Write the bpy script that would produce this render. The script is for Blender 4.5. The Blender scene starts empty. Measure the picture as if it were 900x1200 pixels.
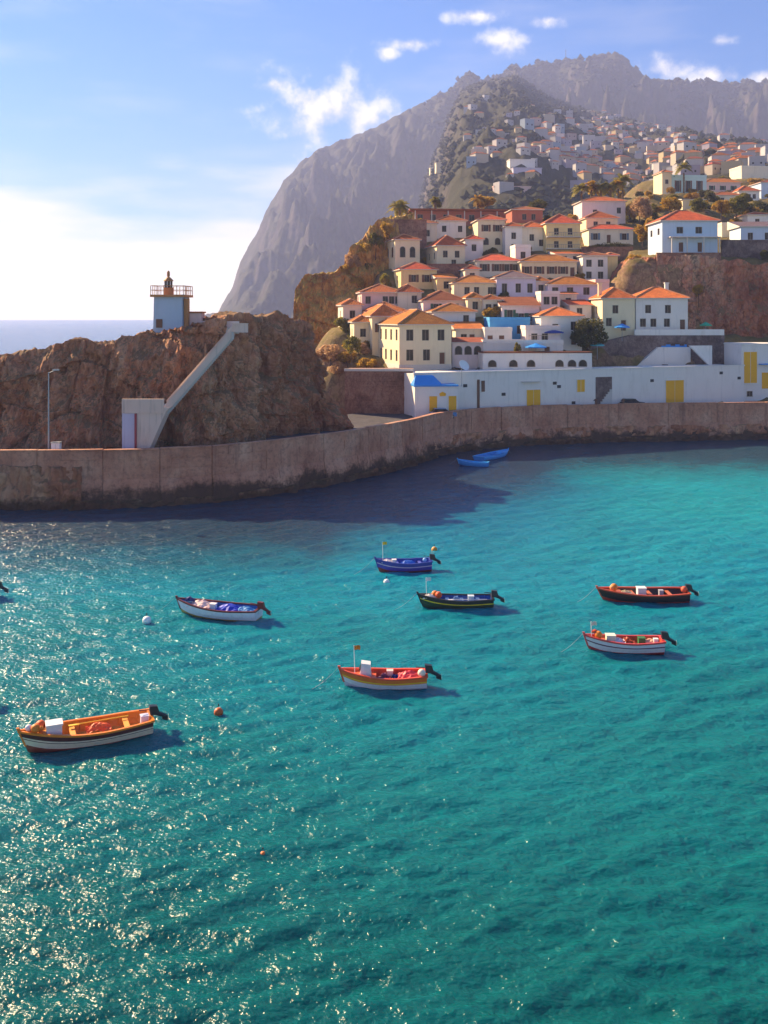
import bpy, bmesh, math, random
import numpy as np
from mathutils import Vector, Matrix

random.seed(7)
R = math.radians
SC = bpy.context.scene
COL = SC.collection

# ------------------------------------------------------------------ camera, sky, sun, exposure
F, CX, HY, HCAM = 1100.0, 450.0, 371.0, 21.0     # focal length in photo pixels, centre, horizon row, eye height
cam_d = bpy.data.cameras.new('camera')
cam = bpy.data.objects.new('camera', cam_d)
COL.objects.link(cam)
cam.location = (0, 0, HCAM)
cam.rotation_euler = (R(90), 0, 0)
cam_d.sensor_fit = 'HORIZONTAL'
cam_d.sensor_width = 36
cam_d.lens = 36 * F / 900
cam_d.shift_y = -(600 - HY) / 900
cam_d.clip_start = 0.5
cam_d.clip_end = 40000
SC.camera = cam

SUN_AZ, SUN_EL = -51.0, 31.0
SC.view_settings.view_transform = 'Standard'
SC.view_settings.look = 'None'
SC.view_settings.exposure = 1.55
SC.view_settings.gamma = 1.0
SC.view_settings.use_curve_mapping = False
SC.cycles.volume_bounces = 1
SC.cycles.max_bounces = 5
SC.cycles.diffuse_bounces = 2
SC.cycles.glossy_bounces = 3
SC.cycles.sample_clamp_indirect = 4.0
SC.cycles.use_denoising = True

world = bpy.data.worlds.new('World')
SC.world = world
world.use_nodes = True
wt = world.node_tree
wt.nodes.clear()


def wn(t, **kw):
    n = wt.nodes.new(t)
    for k, v in kw.items():
        setattr(n, k, v)
    return n


def wmath(op, a, b=None, c=None, clamp=False):
    n = wn('ShaderNodeMath', operation=op, use_clamp=clamp)
    for i, v in enumerate((a, b, c)):
        if v is None:
            continue
        if isinstance(v, (int, float)):
            n.inputs[i].default_value = v
        else:
            wt.links.new(v, n.inputs[i])
    return n.outputs[0]


def wsmooth(v, lo, hi):
    n = wn('ShaderNodeMapRange', interpolation_type='SMOOTHSTEP')
    wt.links.new(v, n.inputs['Value'])
    n.inputs['From Min'].default_value = lo
    n.inputs['From Max'].default_value = hi
    return n.outputs['Result']


w_out = wn('ShaderNodeOutputWorld')
w_bg = wn('ShaderNodeBackground')
w_bg.inputs['Strength'].default_value = 0.092
sky = wn('ShaderNodeTexSky', sky_type='NISHITA')
sky.sun_disc = False
sky.sun_elevation = R(SUN_EL)
sky.sun_rotation = R(SUN_AZ)
sky.air_density = 1.0
sky.dust_density = 0.25
sky.ozone_density = 4.0
hsv = wn('ShaderNodeHueSaturation')
hsv.inputs['Saturation'].default_value = 2.35
hsv.inputs['Value'].default_value = 0.54
tint = wn('ShaderNodeMixRGB', blend_type='MULTIPLY')
tint.inputs[0].default_value = 1.0
wt.links.new(sky.outputs[0], tint.inputs[1])
tint.inputs[2].default_value = (0.84, 0.94, 1.10, 1)
wt.links.new(tint.outputs[0], hsv.inputs['Color'])
tc = wn('ShaderNodeTexCoord')
sep = wn('ShaderNodeSeparateXYZ')
wt.links.new(tc.outputs['Generated'], sep.inputs[0])
az = wmath('ARCTAN2', sep.outputs['X'], sep.outputs['Y'])
el = wmath('ARCSINE', sep.outputs['Z'])
PER = 2 * math.pi / 7                              # the same scattered fair-weather puffs go on all round the sky
azf = wmath('WRAP', az, PER / 2, -PER / 2)
nz = wn('ShaderNodeTexNoise')
nz.inputs['Scale'].default_value = 34
nz.inputs['Detail'].default_value = 7
nz.inputs['Roughness'].default_value = 0.58
wt.links.new(tc.outputs['Generated'], nz.inputs['Vector'])
puffs = [(388, 132, 80, 50), (360, 118, 44, 24), (428, 142, 52, 28), (325, 100, 34, 10), (455, 62, 17, 9),
         (590, 50, 30, 14), (555, 19, 36, 8), (780, 80, 34, 15), (838, 89, 34, 11), (890, 92, 24, 9),
         (480, 52, 34, 8), (845, 47, 20, 6), (640, 25, 24, 7)]
best = None
for (px, py, rx, ry) in puffs:
    a0 = math.atan((px - CX) / F)
    e0 = math.atan((HY - py) / F * math.cos(a0))
    dx = wmath('MULTIPLY', wmath('SUBTRACT', azf, a0), F / rx)
    dy = wmath('MULTIPLY', wmath('SUBTRACT', el, e0), F / ry)
    q = wmath('SUBTRACT', 1.0, wmath('SQRT', wmath('ADD', wmath('MULTIPLY', dx, dx), wmath('MULTIPLY', dy, dy))))
    best = q if best is None else wmath('MAXIMUM', best, q)
best = wmath('MAXIMUM', best, -1.0)
pf = wmath('ADD', wmath('ADD', best, 0.18), wmath('MULTIPLY', wmath('SUBTRACT', nz.outputs['Fac'], 0.5), 3.6))
puff_f = wsmooth(pf, 0.0, 1.5)
# low bank of bright sea cloud along the horizon
mp = wn('ShaderNodeMapping')
mp.inputs['Scale'].default_value = (3, 3, 14)
wt.links.new(tc.outputs['Generated'], mp.inputs['Vector'])
nz2 = wn('ShaderNodeTexNoise')
nz2.inputs['Scale'].default_value = 1.6
nz2.inputs['Detail'].default_value = 6
wt.links.new(mp.outputs[0], nz2.inputs['Vector'])
bank = wmath('SUBTRACT', wmath('MULTIPLY', wmath('SUBTRACT', nz2.outputs['Fac'], 0.5), 0.22), wmath('SUBTRACT', el, 0.125))
bank_f = wmath('MULTIPLY', wsmooth(bank, -0.035, 0.06), 0.8)
nz3 = wn('ShaderNodeTexNoise')                     # thin veil
nz3.inputs['Scale'].default_value = 2.2
nz3.inputs['Detail'].default_value = 5
wt.links.new(mp.outputs[0], nz3.inputs['Vector'])
veil = wmath('MULTIPLY', wsmooth(nz3.outputs['Fac'], 0.45, 0.8), 0.10)
mixb = wn('ShaderNodeMixRGB')
wt.links.new(wmath('MAXIMUM', bank_f, veil), mixb.inputs['Fac'])
wt.links.new(hsv.outputs[0], mixb.inputs[1])
mixb.inputs[2].default_value = (7.6, 6.2, 4.4, 1)
shade = wn('ShaderNodeMixRGB')                      # cloud body: bright crowns, greyer thick bases
wt.links.new(wsmooth(nz.outputs['Fac'], 0.38, 0.62), shade.inputs['Fac'])
shade.inputs[1].default_value = (3.5, 3.45, 3.8, 1)
shade.inputs[2].default_value = (5.2, 4.9, 4.5, 1)
mixc = wn('ShaderNodeMixRGB')
wt.links.new(wmath('MULTIPLY', puff_f, 0.95), mixc.inputs['Fac'])
wt.links.new(mixb.outputs[0], mixc.inputs[1])
wt.links.new(shade.outputs[0], mixc.inputs[2])
wt.links.new(mixc.outputs[0], w_bg.inputs['Color'])
wt.links.new(w_bg.outputs[0], w_out.inputs['Surface'])

sun_d = bpy.data.lights.new('sun', 'SUN')
sun_d.energy = 5.0
sun_d.angle = R(0.53)
sun_d.color = (1.0, 0.75, 0.44)
sun = bpy.data.objects.new('sun', sun_d)
COL.objects.link(sun)
SDIR = Vector((math.sin(R(SUN_AZ)) * math.cos(R(SUN_EL)), math.cos(R(SUN_AZ)) * math.cos(R(SUN_EL)), math.sin(R(SUN_EL))))
sun.rotation_euler = SDIR.to_track_quat('Z', 'Y').to_euler()
sun.location = (-60, 60, 80)


# ------------------------------------------------------------------ helpers
def PX(x, d): return (x - CX) / F * d
def PZ(y, d): return HCAM - (y - HY) / F * d
def P3(x, y, d): return Vector((PX(x, d), d, PZ(y, d)))
def dwater(y): return HCAM * F / (y - HY)


_rng = np.random.RandomState(3)
_perm = np.concatenate([_rng.permutation(256)] * 3).astype(np.int64)
_grad = _rng.normal(size=(256, 3))
_grad /= np.linalg.norm(_grad, axis=1)[:, None]


def pn(x, y, z):
    x, y, z = np.broadcast_arrays(np.asarray(x, float), np.asarray(y, float), np.asarray(z, float))
    xi, yi, zi = np.floor(x).astype(np.int64), np.floor(y).astype(np.int64), np.floor(z).astype(np.int64)
    xf, yf, zf = x - xi, y - yi, z - zi
    u, v, w = [t * t * t * (t * (t * 6 - 15) + 10) for t in (xf, yf, zf)]
    out = 0
    for a in (0, 1):
        for b in (0, 1):
            for c in (0, 1):
                h = _perm[_perm[_perm[(xi + a) & 255] + ((yi + b) & 255)] + ((zi + c) & 255)]
                g = _grad[h]
                dd = g[..., 0] * (xf - a) + g[..., 1] * (yf - b) + g[..., 2] * (zf - c)
                out = out + dd * (u if a else 1 - u) * (v if b else 1 - v) * (w if c else 1 - w)
    return out * 1.5


def fbm(x, y, z, o=5, lac=2.03, gain=0.5):
    s, a, f = 0, 1.0, 1.0
    for i in range(o):
        s = s + a * pn(x * f + 13.7 * i, y * f, z * f)
        a *= gain
        f *= lac
    return s


def ridged(x, y, z, o=5, gain=0.52):
    s, a, f = 0, 1.0, 1.0
    for i in range(o):
        s = s + a * (0.6 - np.abs(pn(x * f + 7.3 * i, y * f, z * f)) * 1.6)
        a *= gain
        f *= 2.07
    return s


def tag(o, label=None, cat=None, group=None, kind=None):
    if label: o['label'] = label
    if cat: o['category'] = cat
    if group: o['group'] = group
    if kind: o['kind'] = kind
    return o


def empty(name, loc, rz=0.0):
    o = bpy.data.objects.new(name, None)
    o.empty_display_size = 0.3
    COL.objects.link(o)
    o.location = loc
    o.rotation_euler = (0, 0, rz)
    return o


def link(name, me, parent=None, loc=None, rot=None):
    o = bpy.data.objects.new(name, me)
    COL.objects.link(o)
    if parent is not None:
        o.parent = parent
    if loc is not None:
        o.location = loc
    if rot is not None:
        o.rotation_euler = rot
    return o


class MB:
    def __init__(s):
        s.v, s.f, s.m, s.uv = [], [], [], []

    def face(s, pts, m=0, uv=None):
        n = len(s.v)
        s.v += [tuple(p) for p in pts]
        s.f.append(tuple(range(n, n + len(pts))))
        s.m.append(m)
        s.uv.append(uv)

    def hexa(s, c, m=0):
        # c: 8 corners, bottom 0-3 ccw, top 4-7
        n = len(s.v)
        s.v += [tuple(p) for p in c]
        for f in ((3, 2, 1, 0), (4, 5, 6, 7), (0, 1, 5, 4), (1, 2, 6, 5), (2, 3, 7, 6), (3, 0, 4, 7)):
            s.f.append(tuple(n + i for i in f)); s.m.append(m); s.uv.append(None)
        return s

    def box(s, x0, x1, y0, y1, z0, z1, m=0):
        return s.hexa([(x0, y0, z0), (x1, y0, z0), (x1, y1, z0), (x0, y1, z0),
                       (x0, y0, z1), (x1, y0, z1), (x1, y1, z1), (x0, y1, z1)], m)

    def tube(s, a, b, r0, r1=None, n=8, m=0):
        r1 = r0 if r1 is None else r1
        a, b = Vector(a), Vector(b)
        z = (b - a).normalized()
        x = z.orthogonal().normalized()
        y = z.cross(x)
        k = len(s.v)
        for (c, r) in ((a, r0), (b, r1)):
            for i in range(n):
                t = 2 * math.pi * i / n
                s.v.append(tuple(c + x * (r * math.cos(t)) + y * (r * math.sin(t))))
        for i in range(n):
            j = (i + 1) % n
            s.f.append((k + i, k + j, k + n + j, k + n + i)); s.m.append(m); s.uv.append(None)
        s.f.append(tuple(k + i for i in reversed(range(n)))); s.m.append(m); s.uv.append(None)
        s.f.append(tuple(k + n + i for i in range(n))); s.m.append(m); s.uv.append(None)
        return s

    def lathe(s, prof, c=(0, 0, 0), n=14, m=0):
        k = len(s.v)
        for (r, z) in prof:
            for i in range(n):
                t = 2 * math.pi * i / n
                s.v.append((c[0] + r * math.cos(t), c[1] + r * math.sin(t), c[2] + z))
        for j in range(len(prof) - 1):
            for i in range(n):
                i2 = (i + 1) % n
                s.f.append((k + j * n + i, k + j * n + i2, k + (j + 1) * n + i2, k + (j + 1) * n + i)); s.m.append(m); s.uv.append(None)
        s.f.append(tuple(k + i for i in reversed(range(n)))); s.m.append(m); s.uv.append(None)
        q = k + (len(prof) - 1) * n
        s.f.append(tuple(q + i for i in range(n))); s.m.append(m); s.uv.append(None)
        return s

    def prism(s, poly, y0, y1, m=0):
        # polygon in x,z extruded along y
        n = len(poly)
        k = len(s.v)
        s.v += [(p[0], y0, p[1]) for p in poly] + [(p[0], y1, p[1]) for p in poly]
        s.f.append(tuple(range(k, k + n))); s.m.append(m); s.uv.append(None)
        s.f.append(tuple(reversed(range(k + n, k + 2 * n)))); s.m.append(m); s.uv.append(None)
        for i in range(n):
            j = (i + 1) % n
            s.f.append((k + i, k + n + i, k + n + j, k + j)); s.m.append(m); s.uv.append(None)
        return s

    def mesh(s, name, mats):
        me = bpy.data.meshes.new(name)
        me.from_pydata(s.v, [], s.f)
        for m in (mats if isinstance(mats, (list, tuple)) else [mats]):
            me.materials.append(m)
        me.polygons.foreach_set('material_index', s.m)
        if any(u is not None for u in s.uv):
            ul = me.uv_layers.new(name='UVMap')
            for p, u in zip(me.polygons, s.uv):
                if u is not None:
                    for li, q in zip(p.loop_indices, u):
                        ul.data[li].uv = q
        bm = bmesh.new(); bm.from_mesh(me)
        bmesh.ops.recalc_face_normals(bm, faces=bm.faces)
        bm.to_mesh(me); bm.free()
        me.update()
        return me

    def build(s, name, mats, parent=None, smooth=False, loc=None, rot=None):
        me = s.mesh(name, mats)
        if smooth:
            me.polygons.foreach_set('use_smooth', [True] * len(me.polygons))
        return link(name, me, parent, loc, rot)


def grid_mesh(name, V, mat, smooth=True, closed=False):
    """V: (nu, nv, 3) array -> quad sheet"""
    nu, nv = V.shape[:2]
    idx = np.arange(nu * nv).reshape(nu, nv)
    a, b, c, d = idx[:-1, :-1], idx[1:, :-1], idx[1:, 1:], idx[:-1, 1:]
    faces = np.stack([a, b, c, d], -1).reshape(-1, 4)
    if closed:
        a, b, c, d = idx[:-1, -1], idx[1:, -1], idx[1:, 0], idx[:-1, 0]
        faces = np.concatenate([faces, np.stack([a, b, c, d], -1)])
    me = bpy.data.meshes.new(name)
    nf = len(faces)
    me.vertices.add(nu * nv)
    me.vertices.foreach_set('co', V.reshape(-1))
    me.loops.add(nf * 4)
    me.loops.foreach_set('vertex_index', faces.reshape(-1).astype(np.int32))
    me.polygons.add(nf)
    me.polygons.foreach_set('loop_start', np.arange(nf, dtype=np.int32) * 4)
    me.polygons.foreach_set('use_smooth', np.full(nf, smooth))
    me.materials.append(mat)
    me.update(calc_edges=True)
    me.validate()
    return me


# ------------------------------------------------------------------ materials
class NT:
    def __init__(s, name):
        s.mat = bpy.data.materials.new(name)
        s.mat.use_nodes = True
        s.t = s.mat.node_tree
        s.b = s.t.nodes['Principled BSDF']
        s.out = s.t.nodes['Material Output']

    def n(s, t, **kw):
        n = s.t.nodes.new(t)
        for k, v in kw.items():
            setattr(n, k, v)
        return n

    def l(s, a, b): s.t.links.new(a, b)

    def coords(s, kind='Object', scale=(1, 1, 1)):
        if kind == 'World':
            src = s.n('ShaderNodeNewGeometry').outputs['Position']
        else:
            src = s.n('ShaderNodeTexCoord').outputs[kind]
        m = s.n('ShaderNodeMapping')
        m.inputs['Scale'].default_value = scale
        s.l(src, m.inputs['Vector'])
        return m.outputs[0]

    def noise(s, vec, scale, detail=4, rough=0.55, dist=0.0):
        n = s.n('ShaderNodeTexNoise')
        n.inputs['Scale'].default_value = scale
        n.inputs['Detail'].default_value = detail
        n.inputs['Roughness'].default_value = rough
        n.inputs['Distortion'].default_value = dist
        s.l(vec, n.inputs['Vector'])
        return n.outputs['Fac']

    def ramp(s, fac, stops, interp='LINEAR'):
        r = s.n('ShaderNodeValToRGB')
        cr = r.color_ramp
        cr.interpolation = interp
        while len(cr.elements) < len(stops):
            cr.elements.new(0.5)
        for e, (p, c) in zip(cr.elements, stops):
            e.position = p
            e.color = (*c, 1) if len(c) == 3 else c
        s.l(fac, r.inputs['Fac'])
        return r.outputs['Color']

    def mix(s, fac, a, b, mode='MIX'):
        m = s.n('ShaderNodeMixRGB', blend_type=mode)
        for i, v in enumerate((fac, a, b)):
            if isinstance(v, (int, float)):
                m.inputs[i].default_value = v
            elif isinstance(v, tuple):
                m.inputs[i].default_value = (*v, 1)
            else:
                s.l(v, m.inputs[i])
        return m.outputs[0]

    def math(s, op, a, b=None, clamp=False):
        n = s.n('ShaderNodeMath', operation=op, use_clamp=clamp)
        for i, v in enumerate((a, b)):
            if v is None: continue
            if isinstance(v, (int, float)): n.inputs[i].default_value = v
            else: s.l(v, n.inputs[i])
        return n.outputs[0]

    def smooth(s, v, lo, hi, a=0.0, b=1.0):
        n = s.n('ShaderNodeMapRange', interpolation_type='SMOOTHSTEP')
        s.l(v, n.inputs['Value'])
        n.inputs['From Min'].default_value = lo
        n.inputs['From Max'].default_value = hi
        n.inputs['To Min'].default_value = a
        n.inputs['To Max'].default_value = b
        return n.outputs['Result']

    def bump(s, h, strength=0.5, dist=0.1):
        n = s.n('ShaderNodeBump')
        n.inputs['Strength'].default_value = strength
        n.inputs['Distance'].default_value = dist
        s.l(h, n.inputs['Height'])
        s.l(n.outputs[0], s.b.inputs['Normal'])

    def set(s, rough=0.8, spec=0.3, metal=0.0):
        s.b.inputs['Roughness'].default_value = rough
        s.b.inputs['Specular IOR Level'].default_value = spec
        s.b.inputs['Metallic'].default_value = metal
        return s.mat


_mats = {}


def stucco(name, c, dirt=0.35):
    if name in _mats: return _mats[name]
    t = NT(name)
    v = t.coords('World', (0.5, 0.5, 0.16))
    f = t.noise(v, 1.6, 6, 0.65)
    v2 = t.coords('World', (1, 1, 1))
    f2 = t.noise(v2, 0.35, 3)
    dk = tuple(x * 0.62 * k for x, k in zip(c, (1.0, 0.93, 0.86)))
    col = t.mix(t.smooth(f, 0.5, 0.78, 0, dirt), c, dk)
    col = t.mix(t.smooth(f2, 0.35, 0.7, 0, 0.25), col, tuple(x * 0.86 for x in c))
    oi = t.n('ShaderNodeObjectInfo')
    col = t.mix(t.smooth(oi.outputs['Random'], 0.0, 1.0, 0.0, 0.22), col, tuple(x * k for x, k in zip(c, (0.92, 0.78, 0.66))))
    vs = t.coords('World', (2.2, 2.2, 0.10))
    col = t.mix(t.smooth(t.noise(vs, 1.0, 5, 0.7), 0.55, 0.75, 0, dirt * 1.1), col, tuple(x * 0.5 for x in c))
    t.l(col, t.b.inputs['Base Color'])
    t.bump(t.noise(v2, 9, 4), 0.25, 0.03)
    _mats[name] = t.set(0.88, 0.2)
    return _mats[name]


def paint(name, c, rough=0.5, var=0.25, spec=0.4, metal=0.0):
    if name in _mats: return _mats[name]
    t = NT(name)
    v = t.coords('Object')
    f = t.noise(v, 3.5, 5, 0.65)
    col = t.mix(t.smooth(f, 0.45, 0.75, 0, var), c, tuple(x * 0.5 for x in c))
    t.l(col, t.b.inputs['Base Color'])
    t.bump(t.noise(v, 25, 3), 0.1, 0.01)
    _mats[name] = t.set(rough, spec, metal)
    return _mats[name]


def tiles(name, c):
    if name in _mats: return _mats[name]
    t = NT(name)
    uv = t.coords('UV')
    sp = t.n('ShaderNodeSeparateXYZ')
    t.l(uv, sp.inputs[0])
    w = t.math('ABSOLUTE', t.math('SINE', t.math('MULTIPLY', sp.outputs['X'], math.pi / 0.32)))
    r = t.math('FRACT', t.math('DIVIDE', sp.outputs['Y'], 0.42))
    wv = t.coords('World')
    f = t.noise(wv, 0.8, 6, 0.7)
    f2 = t.noise(wv, 4.0, 3, 0.6)
    col = t.mix(t.smooth(f, 0.38, 0.68), tuple(x * y for x, y in zip(c, (0.74, 0.64, 0.62))), c)
    col = t.mix(t.smooth(f2, 0.5, 0.8, 0, 0.5), col, (c[0] * 1.05, c[1] * 1.5, c[2] * 1.7))
    t.l(col, t.b.inputs['Base Color'])
    oi = t.n('ShaderNodeObjectInfo')
    hs = t.n('ShaderNodeHueSaturation')
    t.l(t.smooth(oi.outputs['Random'], 0, 1, 0.496, 0.516), hs.inputs['Hue'])
    t.l(t.smooth(oi.outputs['Random'], 0, 1, 1.15, 0.7), hs.inputs['Value'])
    lich = t.noise(t.coords('World', (0.6, 0.6, 1.4)), 1.6, 7, 0.75)
    t.l(t.mix(t.smooth(lich, 0.52, 0.7, 0, 0.55), col, (0.16, 0.085, 0.05)), hs.inputs['Color'])
    t.l(t.mix(t.smooth(r, 0.0, 0.16, 0.55, 0), hs.outputs[0], (0.09, 0.03, 0.02)), t.b.inputs['Base Color'])
    h = t.math('ADD', w, t.math('MULTIPLY', r, 0.5))
    t.bump(h, 0.8, 0.09)
    _mats[name] = t.set(0.85, 0.2)
    return _mats[name]


def rock(name, cols, scale=1.0, streak=0.35, bump=1.0, wet=False, veg=None):
    t = NT(name)
    v = t.coords('World', (1, 1, streak))
    f = t.noise(v, 0.13 * scale, 9, 0.7, 0.6)
    v2 = t.coords('World')
    f2 = t.noise(v2, 0.9 * scale, 7, 0.68)
    col = t.ramp(f, [(0.34, cols[0]), (0.45, cols[1]), (0.53, cols[2]), (0.66, cols[3])])
    col = t.mix(t.smooth(f2, 0.34, 0.56, 0.4, 0), col, tuple(x * 0.95 for x in cols[0]))
    vo = t.n('ShaderNodeTexVoronoi', feature='DISTANCE_TO_EDGE')
    vo.inputs['Scale'].default_value = 0.55 * scale
    wv = t.n('ShaderNodeVectorMath', operation='ADD')
    nn_ = t.n('ShaderNodeTexNoise'); nn_.inputs['Scale'].default_value = 0.8 * scale; nn_.inputs['Detail'].default_value = 4; t.l(v2, nn_.inputs['Vector'])
    t.l(t.coords('World', (1, 1, 0.45)), wv.inputs[0]); t.l(nn_.outputs['Color'], wv.inputs[1]); t.l(wv.outputs[0], vo.inputs['Vector'])
    col = t.mix(t.smooth(vo.outputs['Distance'], 0.0, 0.09, 0.35, 0), col, tuple(x * 0.5 for x in cols[0]))
    if veg:
        g = t.n('ShaderNodeNewGeometry')
        sp = t.n('ShaderNodeSeparateXYZ'); t.l(g.outputs['Normal'], sp.inputs[0])
        up = t.math('ADD', sp.outputs['Z'], t.math('MULTIPLY', t.math('SUBTRACT', t.noise(v2, 0.35 * scale, 6), 0.5), 1.6))
        col = t.mix(t.smooth(up, 0.45, 0.75, 0, 0.85), col, veg)
    if wet:
        g = t.n('ShaderNodeNewGeometry')
        sp = t.n('ShaderNodeSeparateXYZ'); t.l(g.outputs['Position'], sp.inputs[0])
        zz = t.math('ADD', sp.outputs['Z'], t.math('MULTIPLY', t.math('SUBTRACT', f2, 0.5), 2.2))
        col = t.mix(t.smooth(zz, 0.5, 1.7, 0.85, 0), col, (0.045, 0.028, 0.02))
    t.l(col, t.b.inputs['Base Color'])
    t.bump(t.math('ADD', t.noise(v2, 1.5 * scale, 9, 0.72), t.math('MULTIPLY', f, 2.0)), bump, 0.5 / scale)
    return t.set(0.9, 0.2)


M_rock = rock('brown_rock', [(0.32, 0.115, 0.06), (0.56, 0.235, 0.12), (0.66, 0.33, 0.18), (0.72, 0.46, 0.27)], 1.0, 0.3, 1.0, True, (0.27, 0.17, 0.085))
M_cliff = rock('red_cliff_rock', [(0.25, 0.085, 0.05), (0.50, 0.20, 0.11), (0.62, 0.30, 0.18), (0.68, 0.44, 0.28)], 0.9, 0.4, 1.0, False, (0.27, 0.17, 0.08))
M_gold = rock('ochre_scrub_rock', [(0.28, 0.11, 0.03), (0.60, 0.29, 0.07), (0.70, 0.38, 0.10), (0.74, 0.48, 0.17)], 0.8, 0.8, 1.0, False, (0.42, 0.30, 0.06))
M_hill = rock('town_hillside_earth', [(0.12, 0.06, 0.035), (0.27, 0.16, 0.09), (0.36, 0.23, 0.12), (0.25, 0.19, 0.07)], 1.2, 1.0, 0.8, False, (0.17, 0.13, 0.04))
M_stone = rock('dark_stone_masonry', [(0.09, 0.06, 0.055), (0.17, 0.115, 0.10), (0.24, 0.165, 0.145), (0.30, 0.22, 0.19)], 2.2, 1.0, 0.8)
M_brownstone = rock('brown_stone_masonry', [(0.15, 0.07, 0.045), (0.29, 0.14, 0.09), (0.38, 0.19, 0.125), (0.45, 0.26, 0.18)], 2.2, 1.0, 0.8)


def mountain_mat(name, dark, mid, light, scale):
    t = NT(name)
    v = t.coords('World')
    f = t.noise(v, scale, 10, 0.68, 0.3)
    f2 = t.noise(v, scale * 7, 8, 0.72)
    col = t.ramp(f, [(0.3, dark), (0.5, mid), (0.72, light)])
    col = t.mix(t.smooth(f2, 0.35, 0.62, 0.7, 0), col, tuple(x * 0.35 for x in dark))
    g = t.n('ShaderNodeNewGeometry')
    sp = t.n('ShaderNodeSeparateXYZ'); t.l(g.outputs['Normal'], sp.inputs[0])
    st = t.smooth(t.math('ADD', sp.outputs['Z'], t.math('MULTIPLY', t.math('SUBTRACT', f2, 0.5), 0.8)), 0.2, 0.55, 0.0, 0.75)
    col = t.mix(st, col, (0.05, 0.055, 0.025))
    t.l(col, t.b.inputs['Base Color'])
    t.bump(t.math('ADD', t.noise(v, scale * 4, 10, 0.75), t.math('MULTIPLY', f2, 0.4)), 1.0, 0.6 / scale * 0.1)
    return t.set(0.95, 0.1)


M_mount = mountain_mat('far_mountain_rock', (0.04, 0.034, 0.034), (0.09, 0.072, 0.07), (0.18, 0.14, 0.13), 0.006)
M_near = mountain_mat('near_mountain_rock', (0.07, 0.052, 0.05), (0.125, 0.095, 0.088), (0.21, 0.165, 0.14), 0.009)

# concrete of the quay: courses, cracks, drip stains, tidal dark band
t = NT('quay_concrete')
v = t.coords('World')
f = t.noise(v, 0.22, 8, 0.65)
f2 = t.noise(t.coords('World', (1, 1, 0.12)), 0.9, 7, 0.7)
f3 = t.noise(v, 2.2, 7, 0.72)
col = t.ramp(f, [(0.3, (0.42, 0.165, 0.095)), (0.5, (0.58, 0.28, 0.17)), (0.7, (0.68, 0.40, 0.26))])
col = t.mix(t.smooth(f2, 0.48, 0.72, 0, 0.6), col, (0.19, 0.085, 0.055))
col = t.mix(t.smooth(f3, 0.32, 0.55, 0.5, 0), col, (0.2, 0.095, 0.065))
g = t.n('ShaderNodeNewGeometry')
sp = t.n('ShaderNodeSeparateXYZ'); t.l(g.outputs['Position'], sp.inputs[0])
zz = t.math('ADD', sp.outputs['Z'], t.math('MULTIPLY', t.math('SUBTRACT', f3, 0.5), 2.0))
zz = t.math('ADD', zz, t.math('MULTIPLY', t.math('SUBTRACT', f, 0.5), 5.0))
col = t.mix(t.smooth(zz, 0.9, 2.3, 0.9, 0), col, (0.05, 0.03, 0.022))
t.l(col, t.b.inputs['Base Color'])
t.bump(t.math('ADD', f3, t.noise(v, 7, 5, 0.7)), 0.7, 0.12)
M_quay = t.set(0.85, 0.25)

t = NT('quay_paving')
f = t.noise(t.coords('World'), 0.7, 6, 0.65)
t.l(t.ramp(f, [(0.3, (0.05, 0.045, 0.05)), (0.7, (0.10, 0.09, 0.095))]), t.b.inputs['Base Color'])
M_road = t.set(0.9, 0.2)

# water
t = NT('harbour_water')
v = t.coords('World')
sp = t.n('ShaderNodeSeparateXYZ'); t.l(v, sp.inputs[0])
big = t.noise(t.coords('World', (0.022, 0.034, 0)), 1.0, 4, 0.5)
yy = t.math('ADD', sp.outputs['Y'], t.math('MULTIPLY', t.math('SUBTRACT', big, 0.5), 55))
xx = t.math('ADD', sp.outputs['X'], t.math('MULTIPLY', t.math('SUBTRACT', big, 0.5), 45))
yn = t.math('DIVIDE', yy, 300)
depthcol = t.ramp(yn, [(0.085, (0.000, 0.085, 0.084)), (0.16, (0.002, 0.162, 0.185)), (0.24, (0.004, 0.235, 0.32)), (0.32, (0.006, 0.17, 0.28)), (0.40, (0.004, 0.10, 0.21)), (0.5, (0.003, 0.08, 0.19)), (0.9, (0.004, 0.06, 0.16))])
# sandy shallows towards the inner harbour on the right
sand = t.math('MULTIPLY', t.smooth(t.math('SUBTRACT', xx, t.math('MULTIPLY', yy, 0.10)), 0, 22), t.smooth(yy, 66, 100))
sand = t.math('MULTIPLY', sand, t.smooth(yy, 150, 175, 1, 0))
col = t.mix(t.math('MULTIPLY', sand, 0.85), depthcol, (0.008, 0.32, 0.36))
med = t.noise(v, 0.16, 4, 0.6)
col = t.mix(t.smooth(med, 0.3, 0.7, 0.22, 0), col, (0.0, 0.10, 0.11))
# shade and reflection of the quay painted as a dark band along its foot
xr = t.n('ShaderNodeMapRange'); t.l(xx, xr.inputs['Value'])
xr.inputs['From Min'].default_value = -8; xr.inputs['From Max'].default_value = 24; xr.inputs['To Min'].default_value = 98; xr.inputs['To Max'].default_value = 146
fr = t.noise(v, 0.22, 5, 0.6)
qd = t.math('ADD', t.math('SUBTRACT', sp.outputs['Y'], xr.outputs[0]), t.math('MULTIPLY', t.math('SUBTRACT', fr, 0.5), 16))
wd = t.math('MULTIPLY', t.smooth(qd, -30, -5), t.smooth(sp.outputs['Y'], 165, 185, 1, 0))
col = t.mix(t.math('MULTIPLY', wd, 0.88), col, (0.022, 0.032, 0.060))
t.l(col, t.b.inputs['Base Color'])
w1 = t.noise(t.coords('World', (0.8, 1.25, 1)), 2.1, 2, 0.5, 0.1)
w2 = t.noise(t.coords('World', (0.85, 1.2, 1)), 5.5, 3, 0.55, 0.0)
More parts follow.
